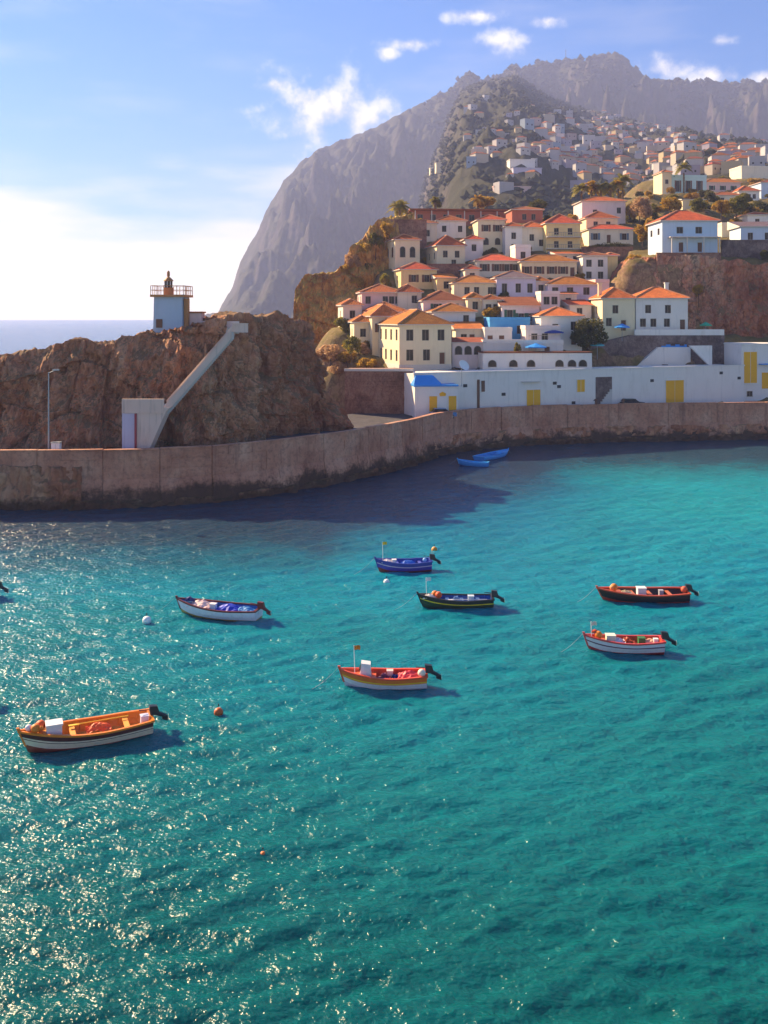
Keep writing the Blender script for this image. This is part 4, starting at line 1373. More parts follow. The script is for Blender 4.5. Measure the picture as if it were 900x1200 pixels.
# ------------------------------------------------------------------ harbour-front walls and buildings
A = Vector((PX(485, 149), 149, 5.1)); B = Vector((PX(872, 174), 174, 5.1))
dirv = (B - A); LW = dirv.length; yawW = math.atan2(dirv.y, dirv.x)
lb = empty('harbour_building', A, yawW); tag(lb, 'long white harbour building with yellow doors along the quay', 'building')
m = MB(); m.box(0, LW, 0, 7.5, 0, 6.75); m.build('wall', W['harbour'], lb)
m = MB(); m.box(-.1, LW + .1, -.1, .25, 6.754, 6.98); m.build('coping', W['white'], lb)


def onwall(px, y):                                    # photo column/row -> distance along the wall, height
    k = (px - CX) / F
    # solve A + s*dir hits the column
    ux, uy = math.cos(yawW), math.sin(yawW)
    s = (k * A.y - A.x) / (ux - k * uy)
    dd = A.y + s * uy
    return s, PZ(y, dd) - A.z


for (xa, xb, ya, yb_) in [(617, 633, 457, 476), (676, 685, 445, 459), (780, 801, 446, 471)]:
    s0, z1 = onwall(xa, ya); s1, z0 = onwall(xb, yb_)
    z0 = max(z0, 0.02)
    m = MB(); m.box(s0, s1, -.07, .02, z0, z1); o = m.build('door', M_yellow, lb)
    m = MB()
    e = .1
    m.box(s0 - e, s0, -.1, .02, z0, z1 + e); m.box(s1, s1 + e, -.1, .02, z0, z1 + e); m.box(s0, s1, -.1, .02, z1, z1 + e)
    m.box((s0 + s1) / 2 - .02, (s0 + s1) / 2 + .02, -.085, -.06, z0, z1)
    m.build('door_frame', W['white'], o)
s0, z1 = onwall(698, 442); s1, z0 = onwall(717, 472)
m = MB(); m.box(s0, s1, -.06, .02, 0, z1); op = m.build('recess', M_stone, lb)
m = MB()
for i in range(8):
    m.box(s0 + .15 + i * (s1 - s0 - .3) / 8, s1 - .15, -.3 + i * .01, -.06, i * z1 * .6 / 8, (i + 1) * z1 * .6 / 8)
m.build('steps', M_trim, op)
for (x_, y_) in [(650, 449), (655, 453), (764, 446), (845, 437), (866, 443), (545, 452), (590, 462), (672, 472)]:
    s, z = onwall(x_, y_)
    if 0 < z:
        m = MB(); m.box(s - .35, s + .35, -.05, .02, z - .25, z + .25)
        for q in range(3): m.box(s - .38, s + .38, -.09, -.05, z - .22 + q * .17, z - .16 + q * .17)
        m.build('vent', M_dark, lb)
s, z = onwall(611, 448)
m = MB(); m.box(s, s + 3.4, -.5, 0, z, z + .12); m.build('awning_strip', M_trim, lb)
s, z = onwall(559, 452)
m = MB(); m.box(s, s + .45, -.1, .02, .0, z + 1); m.box(s + .8, s + 1.4, -.1, .02, z - 1, z + .8); m.build('downpipe', M_wood, lb)

# step at the right end: taller block with the tall yellow door
p = Vector((PX(869, 175), 175, 5.1))
eb = empty('harbour_end_building', p, yawW * .6); tag(eb, 'taller white end block with a tall yellow door adjoining the harbour building', 'building')
m = MB(); m.box(0, 22, 0, 8, 0, 10.6); m.build('wall', W['harbour'], eb)
m = MB(); m.box(-.1, 22.1, -.1, 8.1, 10.604, 10.85); m.build('coping', W['white'], eb)
m = MB(); m.box(.5, 3.2, -.08, .02, 3.5, 9.3); o = m.build('door', M_yellow, eb)
m = MB(); m.box(1.8, 1.86, -.1, -.06, 3.5, 9.3); m.box(.35, 3.35, -.2, .02, 3.2, 3.46); m.build('door_frame', W['white'], o)
m = MB(); m.box(4.3, 7, -.08, .02, 2.4, 5.4); m.build('door', M_yellow, eb)
m = MB(); m.box(3.6, 7.4, -.9, .0, 6.9, 7.1); m.build('awning_strip', M_bluep, eb)
opening(eb, 'w', 1.2, 1.0, (1.7, 0, 1.5))
# upper blocks behind the parapet
d = 181
ub = empty('white_upper_block', (PX(812, d), d, 11.2), R(6)); tag(ub, 'white block with one small window standing above the harbour building', 'building')
m = MB(); m.box(0, 14, 0, 7, 0, PZ(404, d) - 11.2); m.build('wall', W['white'], ub)
m = MB(); hz = PZ(404, d) - 11.2
m.box(-.12, 14.12, -.12, .2, hz, hz + .22); m.build('coping', W['harbour'], ub)
opening(ub, 'w', 1.3, 1.1, (6.3, 0, hz * .42))
m = MB(); m.box(-.05, .95, -.06, .02, 0.2, hz * .62); m.build('door', M_yellow, ub)
d = 179
sb = empty('slanted_white_block', (PX(744, d), d, 11.2), R(4)); tag(sb, 'white block with slanting left end and blue cover on its roof', 'building')
wS = (811 - 744) / F * d
m = MB(); m.prism([(0, 0), (wS, 0), (wS, PZ(407, d) - 11.2), (wS * .42, PZ(407, d) - 11.2)], 0, 7); m.build('wall', W['harbour'], sb)
m = MB(); hz = PZ(407, d) - 11.2
for k in range(6): m.box(wS * .5 + k * .9, wS * .5 + k * .9 + .85, .6, 3, hz + .004, hz + .25 + .25 * (k % 2))
m.build('roof_cover', M_bluep, sb)
# sunlit gable wall between them
gb = empty('triangular_gable', (PX(808, 176.5), 176.5, 11.2), R(10)); tag(gb, 'bright white triangular gable wall between the slanted block and the window block', 'wall')
m = MB(); hz = PZ(405, 177) - 11.2
m.prism([(0, hz), (4.6, hz), (4.6, 0)], 0, .5); m.build('wall', W['white'], gb)
# set-back upper storey with arches
d = 163
tb = empty('arched_upper_storey', (PX(566, d), d, 11.6), R(4)); tag(tb, 'low white upper storey with small arched openings behind the harbour parapet', 'building')
wT = (696 - 566) / F * d
m = MB(); hz = PZ(414, d) - 11.6
m.box(0, wT, 0, 5, 0, hz); m.build('wall', W['white'], tb)
m = MB(); m.box(-.1, wT + .1, -.1, 5.1, hz + .004, hz + .2); m.build('coping', T['b'], tb)
for px in (577, 602, 623, 657, 672, 685):
    opening(tb, 'a', 1.35, 1.15, ((px - 566) / F * d, 0, 1.25))
# little house with blue roof at the left end of the quay buildings
d = 147
kh = empty('quay_kiosk', (PX(486, d), d, 5.1), R(8)); tag(kh, 'small white quay house with blue flat roof and two yellow doors', 'kiosk')
m = MB(); m.box(0, 6.9, 0, 5, 0, 4.9); m.build('wall', W['harbour'], kh)
m = MB(); m.box(-.1, 7.0, -.15, 5.1, 4.904, 5.15); m.hexa([(-.1, .2, 5.15), (4.5, .2, 5.15), (4.5, 5, 5.15), (-.1, 5, 5.15), (.4, 1.5, 6.6), (3.2, 1.5, 6.6), (3.2, 4.6, 6.6), (.4, 4.6, 6.6)])
m.build('roof', M_bluep, kh)
for xa in (2.3, 5.4):
    m = MB(); m.box(xa, xa + 1.25, -.07, .02, .02, 3.4); o = m.build('door', M_yellow, kh)
    m = MB(); m.box(xa - .1, xa, -.1, .02, .02, 3.5); m.box(xa + 1.25, xa + 1.35, -.1, .02, .02, 3.5); m.box(xa, xa + 1.25, -.1, .02, 3.4, 3.5); m.build('door_frame', W['white'], o)
m = MB(); m.prism([(4.0, 3.4), (4.9, 3.4), (5.0, 3.8), (4.45, 4.1), (3.9, 3.8)], -.07, .02); m.build('emblem', M_yellow, kh)
# brown retaining wall beside it
d = 153
rw = empty('retaining_wall', (PX(404, d), d, 0), R(-2)); tag(rw, 'brown stone retaining wall under the large cream house', 'wall')
wR = (484 - 404) / F * d
m = MB(); m.box(0, wR, 0, 10, -2, 12.1); m.build('wall', M_brownstone, rw)
rng = random.Random(9)
courses = []
for r_ in range(9):
    x_ = rng.uniform(-.6, 0)
    while x_ < wR:
        l_ = rng.uniform(.9, 1.9)
        if r_ % 1 == 0:
            courses.append((max(x_, 0.01), min(x_ + l_, wR), 5.0 + r_ * .78, 5.0 + (r_ + 1) * .78))
        x_ += l_
for (xa, xb, za, zb_) in courses:
    if xb - xa < .3: continue
    m = MB(); q = rng.uniform(.03, .13)
    m.hexa([(xa + .03, -q, za + .03), (xb - .03, -q, za + .03), (xb - .02, .02, za + .02), (xa + .02, .02, za + .02), (xa + .04, -q, zb_ - .03), (xb - .03, -q, zb_ - .03), (xb - .02, .02, zb_ - .02), (xa + .02, .02, zb_ - .02)])
    m.build('stone', M_brownstone, rw)
m = MB(); m.box(-.1, wR + .1, -.2, .3, 12.104, 12.5); m.build('coping', M_trim, rw)
# dark retaining wall with the white parapet on the right
d = 180
dw = empty('dark_retaining_wall', (PX(692, d), d, 0), R(1)); tag(dw, 'dark grey stone retaining wall below the two orange roofed houses', 'wall')
wD = (850 - 692) / F * d
m = MB(); m.prism([(0, 8), (wD, 8), (wD, PZ(393, d)), (wD * .30, PZ(393, d)), (0, PZ(404, d))], 0, 3); m.build('wall', M_stone, dw)
m = MB(); m.box(wD * .33, wD, .1, .5, PZ(393, d) + .004, PZ(386, d)); m.build('parapet', W['white'], dw)

# small terraces between the rows
for (xa, xb, yt, yb_, d, mt, lab) in [(745, 776, 392, 401, 181, M_brownstone, 'low brown wall at the foot of the white five window house'),
                                      (682, 742, 290, 298, 222, M_brownstone, 'brown terrace wall under the wide white house'),
                                      (770, 845, 297, 302, 200, M_brownstone, 'brown terrace wall under the pale blue house'),
                                      (500, 560, 310, 320, 213, M_brownstone, 'brown terrace wall under the tall cream houses'),
                                      (846, 930, 282, 292, 205, M_stone, 'dark terrace wall beside the pale blue house'),
                                      (452, 500, 258, 276, 226, M_brownstone, 'ochre terrace wall at the top of the bluff')]:
    m = MB()
    z0, z1 = PZ(yb_, d), PZ(yt, d)
    m.box(PX(xa, d), PX(xb, d), d, d + .6, z0 - 3, z1)
    m.box(PX(xa, d) - .1, PX(xb, d) + .1, d - .1, d + .7, z1 + .004, z1 + .18)
    o = m.build('terrace_wall', mt); tag(o, lab, 'wall')
m = MB()
d = 227
m.box(PX(688, d), PX(738, d), d, d + 1.5, PZ(294, d) - 2, PZ(286, d))
hedge_box = None

# ------------------------------------------------------------------ lighthouse and stair
M_ochre = paint('ochre_paint', (0.50, 0.21, 0.07), 0.6)
d = 120.5
lh = empty('lighthouse', (PX(179, d), d, PZ(384, d)), R(-4)); tag(lh, 'small square pale blue lighthouse with orange gallery and lantern on the rock', 'lighthouse')
s_ = 3.85
hb = PZ(348, d) - PZ(384, d)
m = MB(); m.hexa([(0, 0, -2.5), (s_, 0, -2.5), (s_, s_, -2.5), (0, s_, -2.5), (.12, .12, hb), (s_ - .12, .12, hb), (s_ - .12, s_ - .12, hb), (.12, s_ - .12, hb)]); m.build('tower', W['lh'], lh)
m = MB(); m.box(-.28, s_ + .28, -.28, s_ + .28, hb + .004, hb + .3); g_ = m.build('gallery', M_ochre, lh)
m = MB()
for i in range(6):
    for (xx_, yy_) in ((i / 5, 0), (i / 5, 1), (0, i / 5), (1, i / 5)):
        x_, y_ = -.2 + (s_ + .4) * xx_, -.2 + (s_ + .4) * yy_
        m.box(x_ - .035, x_ + .035, y_ - .035, y_ + .035, hb + .3, hb + 1.45)
for zz_ in (hb + .85, hb + 1.42):
    for (a, b, c, e) in ((-.2, s_ + .2, -.24, -.18), (-.2, s_ + .2, s_ + .18, s_ + .24), (-.24, -.18, -.17, s_ + .17), (s_ + .18, s_ + .24, -.17, s_ + .17)):
        m.box(a, b, c, e, zz_, zz_ + .06)
m.build('railing', M_ochre, g_)
cx_ = s_ * .38
m = MB(); m.lathe([(.62, 0), (.62, .9), (.66, .95)], (cx_, s_ / 2, hb + .3), 14); m.build('lantern_base', M_ochre, lh)
m = MB(); m.lathe([(.5, 0), (.5, .85)], (cx_, s_ / 2, hb + 1.255), 14); lg = m.build('lantern_glass', M_glass, lh)
m = MB()
for i in range(8):
    a = i * math.pi / 4
    m.box(cx_ + .53 * math.cos(a) - .035, cx_ + .53 * math.cos(a) + .035, s_ / 2 + .53 * math.sin(a) - .035, s_ / 2 + .53 * math.sin(a) + .035, hb + 1.26, hb + 2.1)
m.build('lantern_bars', M_white, lg)
m = MB(); m.lathe([(.68, 0), (.62, .12), (.35, .4), (.14, .55), (.2, .7), (.2, 1.15), (.08, 1.35)], (cx_, s_ / 2, hb + 2.11), 14); m.build('lantern_cap', M_ochre, lh)
m = MB(); m.box(s_ - .02, s_ + .55, .8, 1.5, -2, hb - .2); m.build('pilaster', M_ochre, lh)
m = MB(); m.box(.45, 1.25, -.07, .05, .0, 1.1); m.build('door', M_wood, lh)
# annex and low walls
d = 121
ax = empty('lighthouse_annex', (PX(214, d), d, PZ(385, d)), R(2)); tag(ax, 'low pink annex and wall joining the lighthouse to the stair', 'annex')
m = MB(); m.box(.1, 2.3, .6, 3.4, -2.5, 2.0); m.build('hut', W['pink'], ax)
m = MB(); m.box(-.05, 2.45, .45, 3.55, 2.004, 2.2); m.build('roof', T['o'], ax)
m = MB(); m.box(2.3, 7.2, .2, .6, -.7, .95); m.build('low_wall', W['rose'], ax)
m = MB(); m.box(-.2, 7.4, -1.2, .15, -.5, .12); m.build('path_slab', M_trim, ax)
st = empty('cliff_stair', P3(190, 470, 109)); tag(st, 'pale rendered stair climbing the rock from the quay to the lighthouse', 'stair')
o0 = Vector(st.location)
a = P3(190, 474, 108.2) - o0; b = P3(271, 382, 114.5) - o0
N = 46
m = MB()
for i in range(N):
    q0, q1 = a.lerp(b, i / N), a.lerp(b, (i + 1) / N)
    dy = Vector((0, 1.7, 0))
    m.hexa([q0 + Vector((0, .3, -1.5)), Vector((q1.x, q1.y + .3, q0.z - 1.5)), Vector((q1.x, q1.y + 2.2, q0.z - 1.5)), q0 + Vector((0, 2.2, -1.5)),
            Vector((q0.x, q0.y + .3, q1.z - .75)), Vector((q1.x, q1.y + .3, q1.z - .75)), Vector((q1.x, q1.y + 2.2, q1.z - .75)), Vector((q0.x, q0.y + 2.2, q1.z - .75))])
m.build('steps', M_trim, st)
def slant(a, b, t0, t1, lo, hi):
    return MB().hexa([a + Vector((0, t0, lo)), b + Vector((0, t0, lo)), b + Vector((0, t1, lo)), a + Vector((0, t1, lo)),
                      a + Vector((0, t0, hi)), b + Vector((0, t0, hi)), b + Vector((0, t1, hi)), a + Vector((0, t1, hi))])
slant(a, b, 0, .22, -1.5, -.4).build('outer_parapet', W['stair'], st)
slant(a, b, 2.2, 2.45, -1.3, .3).build('inner_parapet', W['stair'], st)
c0 = P3(143, 468, 108) - o0; c1 = P3(190, 468, 108) - o0
zq = 5.1 - o0.z
m = MB(); m.box(c0.x, c1.x + .3, .2 - 1.0, 3.2, c0.z - 1.1, c0.z - .9); m.build('landing', M_trim, st)
m = MB(); m.box(c0.x, c1.x + .2, -1.1, -.8, c0.z - 1.6, c0.z + .05); m.build('landing_parapet', W['stair'], st)
m = MB(); m.prism([(PX(160, 108) - o0.x, zq), (PX(172, 108) - o0.x, zq), (c1.x + .5, c0.z - 1.3), (c1.x + 1.0, c0.z - .9), (PX(160, 108) - o0.x, c0.z - 1.4)], -1.0, 1.6); m.build('base_wall', W['stair'], st)
m = MB(); m.box(c0.x, PX(159, 108) - o0.x, -1.0, 1.6, zq - .5, c0.z - 1.12); m.build('stair_tower', W['lav'], st)
m = MB(); m.box(PX(158, 108) - o0.x, PX(160.4, 108) - o0.x, -1.18, -1.0, zq, c0.z - 1.62); m.build('red_post', paint('dull_red_paint', (.35, .05, .06), .6), st)
tw = P3(277, 384, 116.5)
m = MB(); m.box(-.5, 1.4, 0, .4, -.6, .45); m.box(-.55, 1.45, -.05, .45, .453, .55); o = m.build('stair_head_wall', W['stair']); o.location = tw
tag(o, 'short pale wall at the head of the cliff stair', 'wall')

# street lamp on the quay
p_ = Vector((PX(57, 105.6), 105.6, 5.15))
sl = empty('street_lamp', p_); tag(sl, 'tall thin street lamp on the quay in front of the rock', 'street lamp')
m = MB(); m.tube((0, 0, 0), (0, 0, 9.6), .11, .07, 8); m.tube((0, 0, 0), (0, 0, .8), .18, .16, 8); m.build('pole', M_steel, sl)
m = MB(); m.tube((0, 0, 9.5), (.9, -.1, 9.85), .05, .04, 6); m.box(.5, 1.25, -.25, .05, 9.78, 9.95); m.build('lamp_head', M_steel, sl)
cb = empty('utility_cabinet', Vector((PX(66, 104.9), 104.9, 5.15))); tag(cb, 'small white utility cabinet beside the street lamp on the quay', 'cabinet')
m = MB(); m.box(-.48, .48, -.3, .3, 0, 1.75); m.build('cabinet_body', M_white, cb)
m = MB(); m.box(-.54, .54, -.36, .36, 1.754, 1.85); m.box(-.01, .01, -.32, -.3, .1, 1.65); m.build('lid', M_steel, cb)
# satellite dish on the kiosk end
p_ = Vector((PX(541, 149.5), 149.5, 11.9))
sd = empty('satellite_dish', p_); tag(sd, 'white satellite dish on a pole above the small blue roofed quay house', 'dish')
m = MB(); m.tube((0, 0, -2), (0, 0, 1.2), .06, .06, 6); m.build('pole', M_steel, sd)
m = MB(); m.lathe([(.05, 0), (.5, .08), (.9, .3), (.95, .36), (.88, .32), (.4, .14)], (0, 0, 0), 16); o = m.build('dish', M_white, sd, True); o.location = (.2, -.2, 1.2); o.rotation_euler = (R(55), 0, R(35))

# ------------------------------------------------------------------ cars on the quay road
def car(label, px, d, rz, col):
    r = empty('parked_car', (PX(px, d), d, 5.18), rz); tag(r, label, 'car')
    pm = paint('car_' + label.split()[0], col, .3, .1, .6)
    m = MB()
    prof = [(-2.0, .35), (2.0, .35), (2.05, .75), (1.95, .95), (1.1, 1.02), (.55, 1.02), (-1.5, 1.02), (-1.95, .98), (-2.05, .7)]
    m.prism(prof, -.85, .85); m.build('body', pm, r)
    m = MB(); m.hexa([(-1.75, -.78, 1.02), (1.0, -.78, 1.02), (1.0, .78, 1.02), (-1.75, .78, 1.02), (-1.35, -.62, 1.5), (.35, -.62, 1.5), (.35, .62, 1.5), (-1.35, .62, 1.5)]); m.build('window_band', M_glass, r)
    m = MB(); m.box(-1.38, .38, -.64, .64, 1.504, 1.56); m.build('roof', pm, r)
    for (x_, y_) in ((-1.3, -.86), (1.3, -.86), (-1.3, .66), (1.3, .66)):
        m = MB(); m.tube((x_, y_, .33), (x_, y_ + .2, .33), .33, .33, 14); o = m.build('wheel', M_dark, r)
        m = MB(); m.tube((x_, y_ - .02 if y_ < 0 else y_ + .18, .33), (x_, y_ + .02 if y_ < 0 else y_ + .22, .33), .18, .18, 10); m.build('rim', M_steel, o)
    for y_ in (-.6, .6):
        m = MB(); m.box(2.0, 2.07, y_ - .18, y_ + .18, .68, .85); m.build('headlight', M_white, r)
car('black small car parked by the harbour building between the yellow doors', 741, 163, R(12), (.012, .012, .014))
car('blue small car parked before the two yellow doors of the quay house', 519, 146.0, R(9), (.02, .16, .42))

for lab, px_ in (('dark iron mooring post on the quay coping before the stone recess', 699), ('dark iron mooring post on the quay coping beside the black car', 731)):
    s_q = float(np.interp(px_, [a for a, b in Q], qs)); p = qpt(s_q); t_, nn = qdir(s_q)
    o = empty('mooring_post', (p[0] + nn[0] * .25, p[1] + nn[1] * .25, QTOP + .1)); tag(o, lab, 'post')
    m = MB(); m.lathe([(.26, 0), (.2, .1), (.17, .55), (.3, .68), (.3, .8), (.12, .9)], (0, 0, 0), 12); m.build('post_body', M_wood, o, True)
    m = MB(); m.tube((-.45, 0, .6), (.45, 0, .6), .06, .06, 6); m.build('cross_pin', M_dark, o)

# parasols and covers on the terraces
def parasol(label, px, py, d, r_, mat):
    z = ground(PX(px, d), d)
    zt = PZ(py, d)
    o = empty('parasol', (PX(px, d), d, zt - 2.4)); tag(o, label, 'parasol')
    m = MB(); m.tube((0, 0, -1), (0, 0, 2.4), .05, .04, 6); m.build('pole', M_steel, o)
    m = MB()
    k = 10
    for i in range(k):
        a0, a1 = 2 * math.pi * i / k, 2 * math.pi * (i + 1) / k
        m.face([(r_ * math.cos(a0), r_ * math.sin(a0), 1.75), (r_ * math.cos(a1), r_ * math.sin(a1), 1.75), (0, 0, 2.4)])
        m.face([(r_ * math.cos(a0), r_ * math.sin(a0), 1.75), (r_ * math.cos(a1), r_ * math.sin(a1), 1.75), (r_ * math.cos(a1), r_ * math.sin(a1), 1.55), (r_ * math.cos(a0), r_ * math.sin(a0), 1.55)])
    m.build('canopy', mat, o)
M_navy = paint('navy_canvas', (.03, .06, .28), .8)
parasol('dark blue parasol beside the white orange roofed house', 648, 385, 172, 2.0, M_navy)
parasol('bright blue parasol at the foot of the small porch house', 628, 402, 166.5, 1.9, M_bluep)
parasol('pale blue parasol in front of the cream twin house', 729, 379, 180, 1.5, M_bluep)
parasol('turquoise parasol on the terrace beside the dark round tree', 700, 400, 174, 1.3, paint('turquoise_canvas', (.08, .42, .48), .8))
parasol('green parasol on the white parapet at the cliff foot', 827, 377, 185, 1.2, paint('green_canvas', (.05, .45, .25), .8))

# ------------------------------------------------------------------ trees and shrubs
def foliage_mat(name, c1, c2, c3):
    t = NT(name)
    oi = t.n('ShaderNodeObjectInfo')
    f = t.noise(t.coords('Object'), 1.1, 4, .7)
    f2 = t.noise(t.coords('Object'), 6, 2, .6)
    col = t.ramp(t.math('ADD', t.math('MULTIPLY', f, .65), t.math('MULTIPLY', f2, .35)), [(.35, c1), (.5, c2), (.64, c3)])
    t.l(col, t.b.inputs['Base Color'])
    t.b.inputs['Transmission Weight'].default_value = 0
    tr = t.n('ShaderNodeBsdfTranslucent'); t.l(col, tr.inputs['Color'])
    ms = t.n('ShaderNodeMixShader'); ms.inputs[0].default_value = .5
    t.l(t.b.outputs[0], ms.inputs[1]); t.l(tr.outputs[0], ms.inputs[2]); t.l(ms.outputs[0], t.out.inputs['Surface'])
    return t.set(.6, .3)
F_olive = foliage_mat('olive_leaves', (.09, .08, .012), (.22, .19, .025), (.36, .27, .035))
F_gold = foliage_mat('golden_leaves', (.22, .12, .015), (.46, .27, .025), (.62, .38, .04))
F_dark = foliage_mat('dark_leaves', (.05, .045, .012), (.11, .10, .02), (.19, .15, .03))
F_tan = foliage_mat('tan_pink_leaves', (.32, .18, .08), (.52, .31, .16), (.62, .42, .22))
M_bark = paint('bark', (.12, .075, .045), .9)
M_palmbark = paint('palm_bark', (.17, .11, .06), .9)


def crown_mesh(name, mat, rx, ry, rz, n, leaf, seed, lobes=9):
    rng = random.Random(seed)
    L = []
    for i in range(lobes):
        th, ph = rng.uniform(0, 6.28), rng.uniform(-.35, 1.2)
        r = rng.uniform(.35, .72)
        L.append((Vector((math.cos(th) * math.cos(ph) * r, math.sin(th) * math.cos(ph) * r, math.sin(ph) * r)), rng.uniform(.28, .48)))
    m = MB()
    for i in range(n):
        c, s = rng.choice(L)
        v = Vector((rng.gauss(0, 1), rng.gauss(0, 1), rng.gauss(0, 1))).normalized() * s * rng.uniform(.55, 1.08)
        p = c + v
        p = Vector((p.x * rx, p.y * ry, p.z * rz))
        nrm = (v + Vector((rng.gauss(0, .5), rng.gauss(0, .5), rng.gauss(0, .5) + .2))).normalized()
        a = nrm.orthogonal().normalized(); a.rotate(Matrix.Rotation(rng.uniform(0, 6.28), 3, nrm)); b = nrm.cross(a)
        l = leaf * rng.uniform(.6, 1.4)
        m.face([p - a * l, p + b * l * .5, p + a * l, p - b * l * .5])
    me = bpy.data.meshes.new(name); me.from_pydata(m.v, [], m.f); me.materials.append(mat); me.update()
    return me


def trunk_mesh(h, r, seed, bark):
    rng = random.Random(seed)
    m = MB()
    p = Vector((0, 0, -1.2)); q = Vector((rng.uniform(-.2, .2), rng.uniform(-.2, .2), h * .55))
    m.tube(p, q, r, r * .7, 8)
    for i in range(5):
        a = i * 1.26 + rng.uniform(-.3, .3)
        m.tube(q, q + Vector((math.cos(a) * h * .3, math.sin(a) * h * .3, h * rng.uniform(.25, .45))), r * .5, r * .2, 6)
    return m.mesh('trunk', bark)


CR = {k: [crown_mesh('crown', mt, 1, 1, 1, 2600, .085, s0 + i) for i in range(2)] for k, mt, s0 in (('olive', F_olive, 1), ('gold', F_gold, 11), ('dark', F_dark, 21), ('tan', F_tan, 31))}
TRK = trunk_mesh(1.0, .07, 3, M_bark)
rngt = random.Random(5)


def tree(label, px, ytop, ybase, wpx, d, kind, group=None, name='tree'):
    zb_, zt = PZ(ybase, d), PZ(ytop, d)
    hgt = zt - zb_
    r = wpx / F * d / 2
    o = empty(name, (PX(px, d), d, zb_), rngt.uniform(0, 6.28)); tag(o, label, 'tree' if name == 'tree' else 'shrub', group)
    t_ = link('trunk', TRK, o); t_.scale = (max(r * .9, .8), max(r * .9, .8), hgt * (.8 if name == 'tree' else .45))
    if name != 'tree': zt = 0
    c = link('crown', rngt.choice(CR[kind]), o); c.location = (0, 0, hgt * (.47 if name == 'tree' else .4)); c.scale = (r * 1.15, r * 1.15, hgt * .58)
    return o


tree('dark olive round tree beside the white orange roofed house', 690, 374, 412, 36, 174.5, 'dark')
tree('tan pink round tree beside the large pale pink house', 750, 228, 262, 26, 246, 'tan')
tree('golden green tree at the left of the tan pink tree', 738, 238, 262, 14, 250, 'gold')
tree('large green and golden tree above the low white house', 862, 229, 256, 36, 245, 'olive')
tree('golden tree leaning against the large green tree above the low white house', 846, 232, 256, 22, 244, 'gold')
tree('orange golden tree behind the left end of the pale blue house roof', 786, 229, 255, 26, 250, 'gold')
tree('olive tree behind the ridge of the pale blue house', 818, 232, 252, 22, 255, 'olive')
tree('dark tree at the end of the long red roofed building', 632, 232, 252, 26, 262, 'dark')
tree('golden shrub tree behind the middle of the long red roofed building', 570, 230, 248, 24, 275, 'gold')
tree('small olive tree behind the left part of the long red roofed building', 512, 232, 246, 12, 275, 'olive')
tree('dark tree past the red roofed house on the upper right hillside', 893, 234, 254, 26, 262, 'dark')
tree('olive tree above the long orange red roofed house on the upper hillside', 848, 206, 222, 18, 362, 'olive')
tree('yellow green shrub clinging to the reddish cliff', 819, 332, 350, 17, 196.3, 'gold', name='shrub')
tree('small green shrub between the two storey cream house and the long cream house', 577, 288, 305, 20, 221, 'dark', name='shrub')
tree('green shrub under the cream cottage with two windows', 580, 344, 360, 18, 191, 'olive', name='shrub')
tree('golden shrub at the foot of the ochre bluff by the first pale house', 412, 392, 415, 20, 172, 'olive', name='shrub')
tree('green shrub beside the bluff above the pink house', 452, 318, 340, 16, 204, 'olive', name='shrub')
tree('palm green pot shrub on the white terrace under the blue house', 607, 400, 414, 9, 165.5, 'olive', name='shrub')
tree('yellow green shrub beside the wide white house', 752, 262, 287, 24, 226, 'gold', name='shrub')
tree('golden shrub left of the pale blue house', 762, 252, 285, 18, 224, 'gold', name='shrub')
for i, (px, yt, yb_, w_, d_) in enumerate([(775, 238, 258, 22, 262), (800, 240, 254, 20, 268), (830, 238, 254, 22, 262), (880, 240, 256, 20, 258), (765, 244, 262, 16, 254), (826, 222, 232, 16, 320), (812, 224, 236, 20, 310), (790, 226, 240, 22, 300), (850, 222, 232, 16, 335), (884, 208, 220, 20, 362), (840, 236, 250, 20, 275), (900, 240, 256, 18, 270)]):
    tree('low leafy shrub among the gardens of the upper right hillside', px, yt, yb_, w_, d_, ['gold', 'olive', 'dark'][i % 3], 'garden shrubs on the upper right hillside', 'shrub')
for i, (px, yt, yb_, w_) in enumerate([(404, 306, 322, 16), (414, 292, 312, 20), (428, 280, 300, 20), (440, 268, 290, 18), (452, 256, 278, 18), (385, 316, 328, 20), (362, 320, 332, 18), (432, 300, 320, 18), (418, 318, 336, 18)]):
    tree('ochre scrub bush growing on the seaward bluff', px, yt + 3, yb_ + 3, w_, 218 + i % 4 * 1.2, ['gold', 'tan', 'gold', 'olive'][i % 4], 'scrub bushes on the bluff', 'shrub')
def clear(x, y, mgn):
    for (X0, d0, w0, dp, th) in FOOT:
        c, s = math.cos(th), math.sin(th)
        u, v = (x - X0) * c + (y - d0) * s, -(x - X0) * s + (y - d0) * c
        if -mgn < u < w0 + mgn and -mgn < v < dp + mgn: return False
    return True
ng = 0
rg_ = random.Random(31)
while ng < 140:
    px_, y_ = rg_.uniform(408, 900), rg_.uniform(168, 345)
    x_ = PX(px_, y_)
    if 700 < px_ and y_ < 200 or (px_ < 480 and y_ > 205) or not clear(x_, y_, .7): continue
    z_ = ground(x_, y_)
    if z_ < 6 or abs(ground(x_ + 1.5, y_) - z_) > 2.5: continue
    r_ = rg_.uniform(1.0, 2.3)
    k_ = rg_.choice(['olive', 'gold', 'dark', 'gold'])
    o = empty('shrub', (x_, y_, z_), rg_.uniform(0, 6.28)); tag(o, {'olive': 'olive green', 'gold': 'golden', 'dark': 'dark green'}[k_] + ' garden shrub squeezed between the houses of the old town', 'shrub', 'garden shrubs of the old town')
    t_ = link('trunk', TRK, o); t_.scale = (r_, r_, r_ * .7)
    c_ = link('crown', rg_.choice(CR[k_]), o); c_.location = (0, 0, r_ * .55); c_.scale = (r_, r_, r_ * rg_.uniform(.7, 1.1))
    ng += 1
